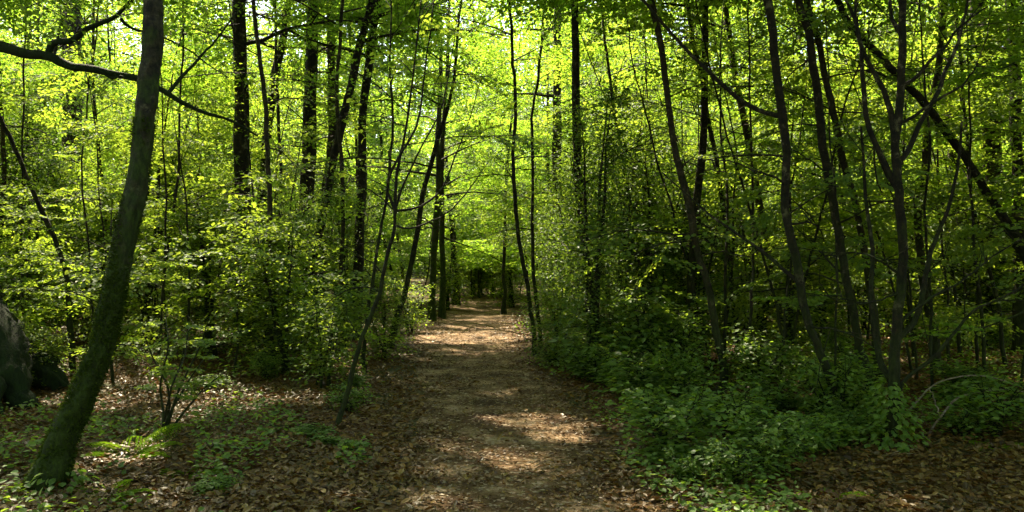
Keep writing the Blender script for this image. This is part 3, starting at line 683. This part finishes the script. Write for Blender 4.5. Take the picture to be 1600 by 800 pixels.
# far-off wood as one mass
rng = np.random.default_rng(9)
m = 330000
fy = rng.uniform(66, 84, m); fx = rng.uniform(-.85, .85, m)*fy
fz = rng.random(m)**1.15*(27+7*vnoise(fx*.12, fy*.12, 31))
kk = vnoise(fx*.35+fz*.2, fz*.5+fy*.1, 33) > .28
fp = np.stack([fx, fy, fz], 1)[kk]; mm_ = len(fp)
dw = obj('distant_wood', leaves('distant_wood', fp, rng.normal(0, 1, (mm_, 3))*(1, 1, .4), np.stack([rng.normal(0, .5, mm_), rng.normal(0, .5, mm_), np.ones(mm_)], 1), rng.uniform(.3, .6, mm_), rng.uniform(.2, .4, mm_), 'beech', False))
dw['kind'] = 'stuff'

# ------------------------------------------------------------------ shrubs
def shrub_proto(seed, h, r, nleaf, L, W, stems, up=.25, flat=False, clump=.42):
    rng = np.random.default_rng(seed)
    tubes = []; P_, D_ = [], []
    for s in range(stems):
        az = rng.uniform(0, 6.28); rr = r*rng.uniform(.15, .75); hh = h*rng.uniform(.65, 1)
        p = smooth_line([(rng.normal(0, .05), rng.normal(0, .05), -.05), (math.cos(az)*rr*.3, math.sin(az)*rr*.3, hh*.4), (math.cos(az)*rr*.7, math.sin(az)*rr*.7, hh*.75), (math.cos(az)*rr, math.sin(az)*rr, hh)], 14, rng, .02)
        tubes.append((p, np.linspace(.010+.008*h, .004, 14), 5))
        nb = int(18+h*12)
        for b in range(nb):
            j = int(rng.integers(1 if h > 1.5 else 2, 14)); a2 = az+rng.uniform(-2.4, 2.4); e2 = rng.normal(up, .35)
            ln = r*rng.uniform(.35, .9)*(1.15-.6*p[j, 2]/h)
            q = p[j]+np.outer(np.linspace(0, 1, 4)*ln, (math.cos(a2)*math.cos(e2), math.sin(a2)*math.cos(e2), math.sin(e2)))
            q[2:, 2] -= np.array([.04, .12])*ln
            tubes.append((q, np.linspace(.006, .002, 4), 3))
            P_.append(q); D_.append((a2, e2))
    nb = len(P_); per = max(6, nleaf//nb)
    pos, d, n = [], [], []
    for q, (a2, e2) in zip(P_, D_):
        k = int(per*rng.uniform(.5, 1.5))
        u = (rng.random(k)**.6)*3; a = np.minimum(u.astype(int), 2)
        c = q[a]+(q[np.minimum(a+1, 3)]-q[a])*(u-a)[:, None]
        off = rng.normal(0, 1, (k, 3))*np.array([.08, .08, .035 if flat else .08])*(.6+.4*min(h, 2))
        pos.append(c+off); la = a2+rng.normal(0, .9, k)
        d.append(np.stack([np.cos(la), np.sin(la), rng.normal(-.05 if flat else .05, .3 if flat else .55, k)], 1))
        n.append(np.stack([rng.normal(0, .3 if flat else .6, k), rng.normal(0, .3 if flat else .6, k), np.ones(k)], 1))
    pos = np.concatenate(pos); d = np.concatenate(d); n = np.concatenate(n)
    k = pos[:, 2] > .03; pos, d, n = pos[k], d[k], n[k]
    l = L*rng.uniform(.65, 1.3, len(pos))
    return tubes, (pos, d, n, l, l*W)
def shrub_mesh(seed, mat, bark='bark', **k):
    tb, (p, d, n, l, w) = shrub_proto(seed, **k)
    return tubes_mesh('stems', tb, bark), leaves('foliage', p, d, n, l, w, mat, k['L'] > .055)
HOL = [shrub_mesh(500+i, 'holly', h=h, r=r, nleaf=nl, L=.054, W=.56, stems=st) for i, (h, r, nl, st) in enumerate([(4.2, 1.1, 14000, 6), (3.4, 1.1, 11000, 6), (2.6, 1.0, 8500, 5), (4.0, .75, 11000, 5)])]
HAZ = [shrub_mesh(520+i, 'beech_dull', h=h, r=r, nleaf=nl, L=.07, W=.66, stems=st, flat=True, up=.1) for i, (h, r, nl, st) in enumerate([(2.2, 1.0, 3600, 4), (3.0, 1.1, 5000, 4), (1.5, .8, 2200, 4), (3.6, 1.0, 5600, 4)])]
BRA = [shrub_mesh(540+i, 'bramble', h=h, r=r, nleaf=nl, L=.078, W=.74, stems=st, flat=True, up=.35) for i, (h, r, nl, st) in enumerate([(.6, .55, 560, 7), (.42, .5, 400, 6), (.9, .6, 760, 7), (.7, .7, 420, 5)])]
def shrub(kind, name, label, cat, px, py, scale=1.0, group=None, rz=None, part=('stems', 'foliage'), zs=1.0):
    st, fo = kind
    x, y = G(px, py)
    r = empty(name, label, cat, (x, y, float(ground_z(x, y))), group)
    r.rotation_euler.z = rz if rz is not None else (px*.37+py) % 6.28; r.scale = (scale, scale, scale*zs)
    obj('stems', st, r); obj('foliage', fo, r); return r
for i, (k, px, py, s, lab) in enumerate([
    (0, 962, 552, 1.0, 'tall glossy holly bush wrapping the foot of the tall straight trunk'),
    (3, 926, 588, .92, 'tall narrow holly column hiding the tall straight trunk from the ground up'),
    (1, 1020, 560, .95, 'glossy holly bush with white glints, right beside the tall straight trunk'),
    (3, 905, 548, .9, 'narrow holly bush between the twin slim trees and the tall straight trunk'),
    (2, 1085, 566, 1.0, 'lower holly bush behind the brambles near the curved tree'),
    (0, 1045, 520, 1.0, 'tallest holly bush behind the glinting one, dark at its foot'),
    (1, 1190, 540, 1.0, 'broad holly bush behind the gap left of the big clump'),
    (3, 1280, 545, 1.0, 'holly bush seen between the first two stems of the big clump'),
    (2, 880, 528, 1.0, 'small holly bush just behind the slimmer twin tree'),
    (2, 1420, 530, 1.1, 'holly bush in the gloom behind the many-branched tree'),
    (1, 1540, 545, 1.0, 'holly bush in the gloom under the slanted trunk'),
    (0, 30, 540, 1.0, 'dark holly bush behind the buttress roots at the left edge'),
    (1, 480, 545, .85, 'dark holly bush below the left tree cluster'),
    (2, 415, 560, .9, 'low dark holly bush near the foot of the straight dark trunk'),
    (3, 545, 520, .8, 'narrow holly bush behind the fanning sapling')]):
    shrub(HOL[k], 'holly_bush', lab, 'bush', px, py, s)
hz = np.random.default_rng(31)
for (k, px, py, s, lab) in [
    (1, 330, 560, 1.0, 'leafy hazel shrub right of the leaning mossy tree, in half shade'),
    (0, 445, 585, .95, 'low hazel shrub in front of the dark holly on the left'),
    (3, 230, 540, 1.0, 'tall hazel shrub behind the leaning mossy tree'),
    (2, 505, 605, .8, 'small hazel shrub left of the fanning sapling'),
    (2, 8, 622, .55, 'low leafy shrub in front of the buttress roots at the left edge'), (2, 62, 612, .4, 'tiny leafy shrub on the outermost buttress root'),
    (1, 150, 530, 1.0, 'hazel shrub between the bent sapling and the mossy tree'),
    (0, 600, 560, .6, 'small leafy shrub at the left path verge behind the thin stems'),
    (2, 640, 520, .7, 'bright little shrub beside the sunlit band on the left verge'),
    (0, 870, 570, .6, 'low leafy shrub at the feet of the twin slim trees'),
    (1, 1230, 575, .8, 'leafy shrub left of the leftmost clump stem'),
    (3, 1350, 520, 1.0, 'tall leafy shrub behind the big right-hand clump'),
    (1, 1500, 520, 1.0, 'leafy shrub in shade near the distant dim trunk on the right'),
    (0, 700, 484, .9, 'leafy shrub by the black trunk at the path bend'),
    (1, 715, 463.5, 1.3, 'dark shrub at the left of the far path end'), (3, 750, 460.5, 1.2, 'dark shrub in the middle of the far path end'), (1, 785, 464, 1.3, 'dark shrub at the right of the far path end'),
    (1, 738, 462, 1.3, 'dark shrub closing the far end of the path'),
    (3, 770, 461, 1.2, 'taller dark shrub closing the far end of the path'),
    (1, 800, 480, .9, 'leafy shrub right of the far path bend')]:
    shrub(HAZ[k], 'leafy_shrub', lab, 'shrub', px, py, s)
# thicket shrubs deeper in the wood
sh0 = {}
spots = []
k = 0
while k < 110:
    y = 13+hz.random()**1.3*46; x = hz.uniform(-.68, .68)*y
    if path_d(x, y) < 1.1 or not free(x, y, 1.3, spots): continue
    if sunlit(np.array([[x+a, y+b, z] for z in (.2, 1.2, 2.4) for a in (-.5, 0, .5) for b in (-.5, 0, .5)])).max() > .25: continue
    spots.append((x, y)); k += 1
    s = 'left' if x/y*F+CX < 740 else 'right'
    kind = int(hz.integers(0, 4)); lib = HAZ if hz.random() < .6 else HOL; key = (kind, lib is HAZ)
    lab = f'thicket shrub standing in the shade between trunks, {s} of the path'
    loc = (x, y, float(ground_z(x, y))); sc_ = hz.uniform(.8, 1.2)*(1+max(0, y-28)*.02)
    if key not in sh0:
        r = empty('thicket_shrub', lab, 'shrub', loc, f'thicket shrubs {s} of the path'); r.scale = (sc_,)*3
        obj('stems', lib[kind][0], r); obj('foliage', lib[kind][1], r); sh0[key] = r
    else:
        copy_thing(sh0[key], loc, hz.uniform(0, 6.28), (sc_,)*3, lab, f'thicket shrubs {s} of the path')
# beech saplings: flat layered sprays filling the understorey
def sapling_proto(seed, H, R, zb, n, r0=.022, mat='beech_dull', coarse=False):
    rng = np.random.default_rng(seed)
    pts = [np.array([0, 0, -.08])]; d = np.array([rng.normal(0, .12), rng.normal(0, .12), 1.])
    while pts[-1][2] < H:
        d = unit((d+rng.normal(0, .08, 3))[None])[0]; pts.append(pts[-1]+d*.6)
    tp = smooth_line(pts, 26, rng, .012); tr = r0*(1-.8*np.linspace(0, 1, 26))
    tubes, sp = limb_system(rng, tp, tr, zb, H-.15, n, R, rise=.7, spray_step=.32)
    return tubes_mesh('trunk', [(tp, tr, 6, .1, seed)]+tubes, 'bark'), crown_mesh('crown', np.array(sp), rng, mat, (0, 0, 0), coarse, False, six=True)
SAP = [sapling_proto(700+i, *a) for i, a in enumerate([(4.2, 1.3, .6, 13), (5.2, 1.4, .9, 15), (3.0, 1.2, .35, 10), (4.6, 1.5, 1.2, 13), (2.2, 1.0, .3, 8), (5.6, 1.3, 1.6, 14)])]
SAP += [sapling_proto(720, 4.6, 1.6, 1.0, 13, mat='beech'), sapling_proto(721, 5.4, 1.7, 1.2, 14, mat='beech'), sapling_proto(722, 3.8, 1.9, 1.5, 12, mat='beech')]
sp0 = {}
def sapling(kind, x, y, s, lab, grp=None):
    loc = (x, y, float(ground_z(x, y)))
    if kind not in sp0:
        r = empty('beech_sapling', lab, 'sapling', loc, grp); r.scale = (s,)*3
        obj('trunk', SAP[kind][0], r); obj('crown', SAP[kind][1], r); sp0[kind] = r; return
    r = copy_thing(sp0[kind], loc, hz.uniform(0, 6.28), (s,)*3, lab, None)
    if grp: r['group'] = grp
    elif 'group' in r: del r['group']
def shaded(x, y, zs=(.3, 1.2, 2.4, 3.6)):
    return sunlit(np.array([[x+a, y+b, z] for z in zs for a in (-.7, 0, .7) for b in (-.7, 0, .7)]))[:].max() < .85
k = 0; spts = []
while k < 130:
    y = 9.6+hz.random()**1.1*21; x = hz.uniform(-.68, .68)*y; px = CX+x/y*F
    if path_d(x, y) < 1.3+(.5 if y < 14 else 0) or not free(x, y, .85, spts): continue
    if y < 12 and (120 < px < 240 or 1220 < px < 1420) and hz.random() < .6: continue
    if not shaded(x, y): continue
    kd_ = int(hz.integers(0, 6))
    if 345 < px < 610 and y < 15: kd_ = 4 if hz.random() < .6 else 2
    spts.append((x, y)); k += 1; sd = 'left' if px < 740 else 'right'
    sapling(kd_, x, y, hz.uniform(.8, 1.15), f'beech sapling with flat leafy sprays, one of many in the thicket {sd} of the path', f'beech saplings in the thicket {sd} of the path')
for i, (px, Y, s, kd, lab) in enumerate([
    (745, 30.5, 1.3, 7, 'beech sapling in the middle of the view where the path ends'),
    (800, 27, 1.2, 6, 'beech sapling right of the flared dark trunk at the far bend'),
    (655, 22, 1.0, 7, 'beech sapling left of the two pale mossy trunks'),
    (830, 23, 1.0, 5, 'beech sapling behind the twin slim trees'),
    (770, 33, 1.5, 7, 'tallest beech sapling beyond the path end'),
    (720, 34, 1.5, 6, 'beech sapling farthest off behind the path end'),
    (708, 26.5, .8, 8, 'low bright beech sapling hanging over the left of the path bend'), (738, 28.5, .9, 8, 'low bright beech sapling hanging over the middle of the path bend'),
    (772, 27.5, .85, 8, 'low bright beech sapling hanging over the right of the path bend'),
    (812, 31, 1.2, 7, 'bright beech sapling behind the flared dark trunk'), (755, 36, 1.6, 7, 'tall pale beech sapling in the deep centre of the wood')]):
    sapling(kd, (px-CX)/F*Y, Y, s, lab)

# brambles
b0 = {}
def bramble(x, y, s, side):
    kind = int(hz.integers(0, 4))
    lab = f'low bramble clump in the green bank {side} of the path'; grp = f'bramble clumps {side} of the path'
    loc = (x, y, float(ground_z(x, y))-.02)
    if kind not in b0:
        r = empty('bramble_clump', lab, 'bramble', loc, grp); r.scale = (s,)*3
        obj('stems', BRA[kind][0], r); obj('foliage', BRA[kind][1], r); b0[kind] = r
    else: copy_thing(b0[kind], loc, hz.uniform(0, 6.28), (s*hz.uniform(.8, 1.7), s*hz.uniform(.7, 1.2), s*hz.uniform(.55, 1.35)), lab, grp)
for _ in range(46):
    px = hz.uniform(950, 1330); lo = np.interp(px, [950, 1010, 1060, 1330], [612, 660, 800, 700]); py = hz.uniform(585, max(600, lo))
    x, y = G(px, py)
    if path_d(x, y) < .35: continue
    bramble(x, y, hz.uniform(.7, 1.15) if py < 625 and px < 1180 else hz.uniform(.25, .7), 'right')
for _ in range(5):
    x, y = G(hz.uniform(1380, 1600), hz.uniform(580, 700)); bramble(x, y, hz.uniform(.4, .8), 'right')
for _ in range(8):
    px = hz.uniform(330, 600); py = hz.uniform(585, 800); x, y = G(px, py)
    if path_d(x, y) < .3: continue
    bramble(x, y, hz.uniform(.22, .42), 'left')
for _ in range(10):
    x, y = G(hz.uniform(850, 930), hz.uniform(552, 600))
    if path_d(x, y) > .2: bramble(x, y, hz.uniform(.4, .7), 'right')

# multi-stemmed young shrub on the left, in front
def young():
    rng = np.random.default_rng(64)
    x, y = G(252, 690); base = np.array([x, y, float(ground_z(x, y))])
    tubes, sp = [], []
    for a in [[(252, 690), (258, 650), (270, 600), (285, 560), (292, 520)], [(253, 690), (254, 640), (250, 600), (262, 540), (258, 490)], [(254, 688), (268, 640), (300, 590), (330, 545)],
              [(252, 690), (262, 655), (262, 610), (240, 560), (222, 520)], [(256, 690), (290, 640), (316, 610), (345, 585)], [(254, 690), (275, 620), (310, 545), (325, 500)]]:
        p = smooth_line([P(q[0], q[1], y+.12*i*rng.normal(0, 1)) for i, q in enumerate(a)], 14, rng, .008); p[0] = base-(0, 0, .03)
        tubes.append((p, np.linspace(.013, .004, 14), 6))
        for j in range(6, 14, 2):
            sp.append((*p[j], rng.uniform(0, 6.28), rng.normal(0, .15), rng.normal(0, .15), rng.uniform(.16, .30)))
    r = empty('young_shrub', 'young many-stemmed shrub in the leaf litter right of the leaning mossy tree', 'shrub', tuple(base))
    obj('stems', tubes_mesh('stems', tubes, 'bark', base), r)
    obj('foliage', crown_mesh('foliage', np.array(sp), rng, 'beech_dull', base, False, False), r)
young()

# ferns
def frond_mesh(rng, L, lift):
    pos, d, n, l = [], [], [], []
    tub = []
    k = 34
    s = np.linspace(0, 1, k)
    px = L*s*(1-.12*s); pz = lift*L*np.sin(s*1.9)*.8-.05*s
    for j in range(3, k):
        w = L*.30*math.sin(math.pi*min(1, (s[j]*.92+.08)))**.8*(1.15-.75*s[j])
        for sg in (-1, 1):
            a = sg*(1.25-.35*s[j]); m = max(2, int(w/.014))
            for q in range(m):
                t = (q+.5)/m*w
                pos.append((px[j]+math.cos(a)*t, math.sin(a)*t, pz[j]-.12*t)); b = a+(1 if q % 2 else -1)*1.0
                d.append((math.cos(b), math.sin(b), -.1)); n.append((rng.normal(0, .12), rng.normal(0, .12), 1)); l.append(.026*(1.1-.6*t/max(w, .01)))
    line = np.stack([px, 0*s, pz], 1)
    return (line, np.linspace(.005, .001, k), 4), [np.array(v, float) for v in (pos, d, n, l)]
def fern(label, px, py, fronds, seed):
    rng = np.random.default_rng(seed); x, y = G(px, py)
    root = empty('fern', label, 'fern', (x, y, float(ground_z(x, y))))
    for az, L, lift in fronds:
        L *= 1.25
        tb, (p, d, n, l) = frond_mesh(rng, L, lift)
        v, lo, s = tube_arrays(*tb)
        me = leaves('frond', p, d, n, l, l*.62, 'fern', False)
        o = obj('frond', me, root); o.rotation_euler = (rng.normal(0, .08), 0, az)
fern('largest bright fern with flat fronds in front of the young shrub', 205, 722, [(.15, .34, .35), (.9, .42, .5), (2.9, .36, .3), (-.3, .3, .2), (3.6, .3, .25), (1.9, .3, .4)], 71)
fern('small fern low in the corner beside the mossy trunk base', 165, 778, [(.2, .26, .3), (2.8, .3, .25), (1.4, .24, .4), (-.5, .22, .2)], 72)
fern('small dim fern in the litter between the young shrub and the path', 290, 748, [(.1, .25, .3), (2.7, .25, .25), (1.3, .2, .3)], 73)
fern('dim fern low on the right edge among dead leaves', 1300, 770, [(.1, .25, .3), (2.7, .25, .25), (1.3, .2, .3)], 74)
fern('fern by the dead arching branches on the right', 1560, 700, [(.1, .25, .3), (2.2, .25, .25), (3.6, .2, .3)], 75)

# ------------------------------------------------------------------ dead wood
def dead(name, label, lines, cat='branch', mat='deadwood'):
    rng = np.random.default_rng(len(label))
    tubes = []
    for pts, w in lines:
        tubes.append((smooth_line([P(*p) for p in pts], 22, rng, .010), np.linspace(w, w*.35, 22), 6, .15, 2))
    b = np.array(tubes[0][0][0])
    o = obj(name, tubes_mesh(name, tubes, mat, b), None, tuple(b)); o['label'] = label; o['category'] = cat
dead('dead_branch', 'upper pale dead branch arching over the litter at lower right', [([(1412, 650, 8.2), (1440, 618, 8.2), (1480, 592, 8.3), (1540, 588, 8.4), (1600, 606, 8.5), (1640, 622, 8.6)], .011)])
dead('dead_branch', 'lower pale dead branch arching right from the clump foot', [([(1448, 690, 7.2), (1468, 650, 7.2), (1500, 622, 7.3), (1540, 612, 7.4), (1600, 612, 7.5), (1650, 616, 7.5)], .012), ([(1468, 650, 7.2), (1458, 620, 7.2), (1448, 600, 7.3)], .006)])
dead('fallen_branch', 'short pale fallen stick lying on sunlit litter under the arching branches', [([(1440, 675, 7.5), (1462, 668, 7.6), (1490, 662, 7.7), (1518, 664, 7.8)], .014)])
dead('fallen_branch', 'brown stick lying across the leaf litter left of the path', [([(378, 668, 7.6), (352, 655, 8.0), (330, 645, 8.2), (300, 648, 8.2)], .012)], mat='bark')
dead('fallen_log', 'dark rotting log lying in the shade behind the mossy leaning tree', [([(178, 560, 12.4), (220, 552, 12.8), (270, 548, 13.2)], .085)], 'log', 'bark_old')
dead('fallen_branch', 'thin fallen stick near the roots at the left edge', [([(0, 652, 8.0), (40, 650, 8.0), (75, 645, 8.2), (110, 640, 8.4)], .010)], mat='bark')

trng = np.random.default_rng(88)
for i in range(22):
    px = trng.uniform(20, 600) if i < 11 else trng.uniform(1020, 1590); x, y = G(px, trng.uniform(625, 795)); sd = 'left' if px < 740 else 'right'
    a = trng.uniform(0, 3.14); L = trng.uniform(.15, .55); pts = []
    for u in np.linspace(-.5, .5, 5):
        qx = x+math.cos(a)*L*u+trng.normal(0, .015); qy = y+math.sin(a)*L*u+trng.normal(0, .015); pts.append((qx, qy, float(ground_z(qx, qy))+.028))
    b = np.array(pts[0]); o = obj('fallen_twig', tubes_mesh('fallen_twig', [(smooth_line(pts, 12), np.linspace(trng.uniform(.004, .008), .002, 12), 5)], 'deadwood' if trng.random() < .5 else 'bark_far', b), None, tuple(b))
    o['label'] = f'thin fallen twig lying on the leaf litter {sd} of the path'; o['category'] = 'twig'; o['group'] = f'fallen twigs {sd} of the path'

# low leafy boughs that reach in from the right, with sunlit leaves
def low_bough(label, pts, w, seed, sprays, lo=.3, hi=.5, mat='beech'):
    rng = np.random.default_rng(seed)
    line = smooth_line([P(*p) for p in pts], 24, rng, .01); b = line[0]
    root = empty('leafy_bough', label, 'branch', tuple(b))
    obj('branch', tubes_mesh('branch', [(line, np.linspace(w, w*.3, 24), 6)], 'bark_far', b), root)
    sp = []
    dirn = math.atan2(line[-1, 1]-line[0, 1], line[-1, 0]-line[0, 0])
    for j in range(sprays):
        u = int(4+19*(j+rng.random())/sprays); u = min(u, 23)
        sp.append((*line[u], dirn+rng.normal(0, .8), rng.normal(-.08, .1), rng.normal(0, .12), rng.uniform(lo, hi)))
    obj('foliage', crown_mesh('foliage', np.array(sp), rng, mat, b, False, False), root)
low_bough('leafy bough reaching in from the right edge above the dead branches', [(1640, 468, 7.6), (1560, 505, 7.6), (1500, 515, 7.5), (1430, 528, 7.4)], .012, 81, 8)
low_bough('leafy bough high at the right edge, sunlit and near', [(1660, 60, 8.5), (1600, 90, 8.4), (1560, 110, 8.2), (1520, 120, 8.1)], .012, 82, 12)
low_bough('bright leafy bough hanging low across the far end of the path', [(695, 372, 20.6), (730, 384, 21.5), (775, 404, 22.5), (815, 428, 23)], .025, 84, 30, .7, 1.2, 'beech')
low_bough('bright leafy bough reaching over the far path from its right side', [(850, 380, 21.5), (810, 388, 22.5), (770, 402, 24), (735, 420, 25)], .025, 85, 28, .7, 1.2, 'beech')
low_bough('leafy bough drooping left from the second clump stem', [(1320, 462, 8.4), (1290, 462, 8.2), (1262, 462, 8.0), (1235, 468, 7.8)], .007, 83, 5)

# ------------------------------------------------------------------ leaf litter, ground cover, pebbles
rng = np.random.default_rng(12)
def scatter(n, y0, y1, pw=1.6):
    y = y0+(y1-y0)*rng.random(n)**pw; x = rng.uniform(-.70, .70, n)*(y+.6)
    return x, y
x, y = scatter(230000, 4.2, 22, 1.6)
d = path_d(x, y)
ln = vnoise(x*1.6, y*1.0, 41)*.6+vnoise(x*5, y*4, 42)*.4
pr = np.where(d > .1, .85, np.clip(.85+(d+.05)*.9, .3, .85)*np.clip((ln-.25)/.3, .25, 1))
k = rng.random(len(x)) < pr; x, y = x[k], y[k]; m = len(x)
p = np.stack([x, y, ground_z(x, y)+.012+rng.random(m)**2*.03], 1)
az = rng.uniform(0, 6.28, m)
ll = .014+.06*rng.random(m)**1.6*np.where(path_d(x, y) < -.2, .7, 1)
lit = obj('leaf_litter', leaves('leaf_litter', p, np.stack([np.cos(az), np.sin(az), rng.normal(.05, .35, m)], 1), np.stack([rng.normal(0, .4, m), rng.normal(0, .4, m), np.ones(m)], 1), ll, ll*.6, 'litter', True))
lit['kind'] = 'stuff'
# low green plants: ivy, seedlings
x, y = scatter(90000, 4.2, 24, 1.5)
d = path_d(x, y)
dens = vnoise(x*.8, y*.8, 51)*.6+vnoise(x*2.5, y*2.5, 52)*.4
side = np.where(x > 0, .50, .56)
side = np.where((x < 0) & (x/y*F+CX < 300), .69, side)
side = np.where((x/y*F+CX > 1150) & (y < 8.3), .62, side)
k = (d > -.15+.5*vnoise(x*2, y*2, 55)) & (dens > side-.10*np.clip((y-9)/6, 0, 1)) 
for fx_, fy_ in (G(205, 722), G(165, 778)): k &= (x-fx_)**2+((y-fy_)*1.0)**2 > .42**2
x, y = x[k], y[k]; m = len(x)
h = rng.random(m)**1.5*.16*(.5+vnoise(x*1.5, y*1.5, 53))
p = np.stack([x, y, ground_z(x, y)+.02+h], 1); az = rng.uniform(0, 6.28, m); ll = rng.uniform(.022, .06, m)
gc = obj('ground_cover', leaves('ground_cover', p, np.stack([np.cos(az), np.sin(az), rng.normal(-.05, .3, m)], 1), np.stack([rng.normal(0, .35, m), rng.normal(0, .35, m), np.ones(m)], 1), ll, ll*.75, 'bramble', True))
gc['kind'] = 'stuff'
# pebbles on the path
n = 9000
y = 4+(16*rng.random(n)**1.7); t = rng.random(n); x = path_l(y)*(1-t)+path_r(y)*t
oc = np.array([(1, 0, 0), (0, 1, 0), (-1, 0, 0), (0, -1, 0), (0, 0, .7), (0, 0, -.5)])
r = rng.uniform(.004, .014, n)*np.where(rng.random(n) < .05, 2.2, 1)
az = rng.uniform(0, 6.28, n); ca, sa = np.cos(az), np.sin(az)
v = oc[None]*r[:, None, None]*rng.uniform(.7, 1.3, (n, 6, 3))
v = np.stack([v[..., 0]*ca[:, None]-v[..., 1]*sa[:, None], v[..., 0]*sa[:, None]+v[..., 1]*ca[:, None], v[..., 2]], -1)+np.stack([x, y, ground_z(x, y)+.010], 1)[:, None]
f = np.array([(0, 1, 4), (1, 2, 4), (2, 3, 4), (3, 0, 4), (1, 0, 5), (2, 1, 5), (3, 2, 5), (0, 3, 5)])
pb = obj('pebbles', raw_mesh('pebbles', v.reshape(-1, 3), (np.arange(n)[:, None, None]*6+f).ravel(), np.full(n*8, 3), 'path', True)); pb['kind'] = 'stuff'

# ivy round the feet of the clump trees
def ivy(label, px, py, seed, hh=.7, rr=.16, n=500):
    rng = np.random.default_rng(seed); x, y = G(px, py); b = np.array([x, y, float(ground_z(x, y))])
    az = rng.uniform(0, 6.28, n); z = rng.random(n)**1.6*hh; rad = rr*(1.6-z/hh)*rng.uniform(.5, 1.3, n)
    p = np.stack([np.cos(az)*rad, np.sin(az)*rad, z+.03], 1); o = np.stack([np.cos(az), np.sin(az), -.5+0*az], 1)
    l = rng.uniform(.035, .07, n)
    o_ = obj('ivy', leaves('ivy', p, o+rng.normal(0, .3, (n, 3)), np.stack([np.cos(az)*.6, np.sin(az)*.6, np.ones(n)], 1)+rng.normal(0, .3, (n, 3)), l, l*.8, 'bramble', True), None, tuple(b))
    o_['label'] = label; o_['category'] = 'ivy'
ivy('ivy thick around the foot of the many-branched tree', 1389, 695, 91, .5, .15, 420)
ivy('ivy patch between the clump stems left of the many-branched tree', 1350, 680, 92, .4, .2, 350)
ivy('dark ivy clothing the buttress roots at the left edge', 12, 600, 94, .95, .42, 900)
ivy('small ivy tuft at the foot of the leaning mossy tree', 90, 772, 93, .12, .14, 90)

# ------------------------------------------------------------------ camera, light, render
cam = bpy.data.cameras.new('camera'); co = bpy.data.objects.new('camera', cam); COL.objects.link(co)
cam.sensor_width = 36; cam.lens = 36*F/1600; cam.clip_end = 2000; cam.clip_start = .05
co.location = (0, 0, CAMH); co.rotation_euler = (math.radians(90)-math.atan(5/F), 0, 0)
sc.camera = co

w = bpy.data.worlds.new('World'); sc.world = w; w.use_nodes = True
nt = w.node_tree; bg = nt.nodes['Background']
sky = nt.nodes.new('ShaderNodeTexSky'); sky.sky_type = 'NISHITA'; sky.sun_disc = False
sky.sun_elevation = SUN_EL; sky.sun_rotation = SUN_AZ
nt.links.new(sky.outputs[0], bg.inputs[0]); bg.inputs[1].default_value = .15
sl = bpy.data.lights.new('sun', 'SUN'); sl.energy = 5.0; sl.angle = math.radians(.53); sl.color = (1, .95, .84)
so = bpy.data.objects.new('sun', sl); COL.objects.link(so); so.location = (0, 0, 30)
import mathutils
so.rotation_euler = mathutils.Vector(SUN).to_track_quat('Z', 'Y').to_euler()

sc.view_settings.view_transform = 'Standard'; sc.view_settings.look = 'None'
sc.view_settings.exposure = 2.32; sc.view_settings.gamma = 1
sc.view_settings.use_white_balance = True; sc.view_settings.white_balance_temperature = 7900; sc.view_settings.white_balance_tint = 14
cy = sc.cycles
cy.max_bounces = 10; cy.diffuse_bounces = 6; cy.glossy_bounces = 2; cy.transmission_bounces = 8; cy.transparent_max_bounces = 4
cy.caustics_reflective = False; cy.caustics_refractive = False
cy.sample_clamp_indirect = 6; cy.use_denoising = True
cy.use_adaptive_sampling = True; cy.adaptive_threshold = .02
print('LEAVES', LEAFTOT[0])
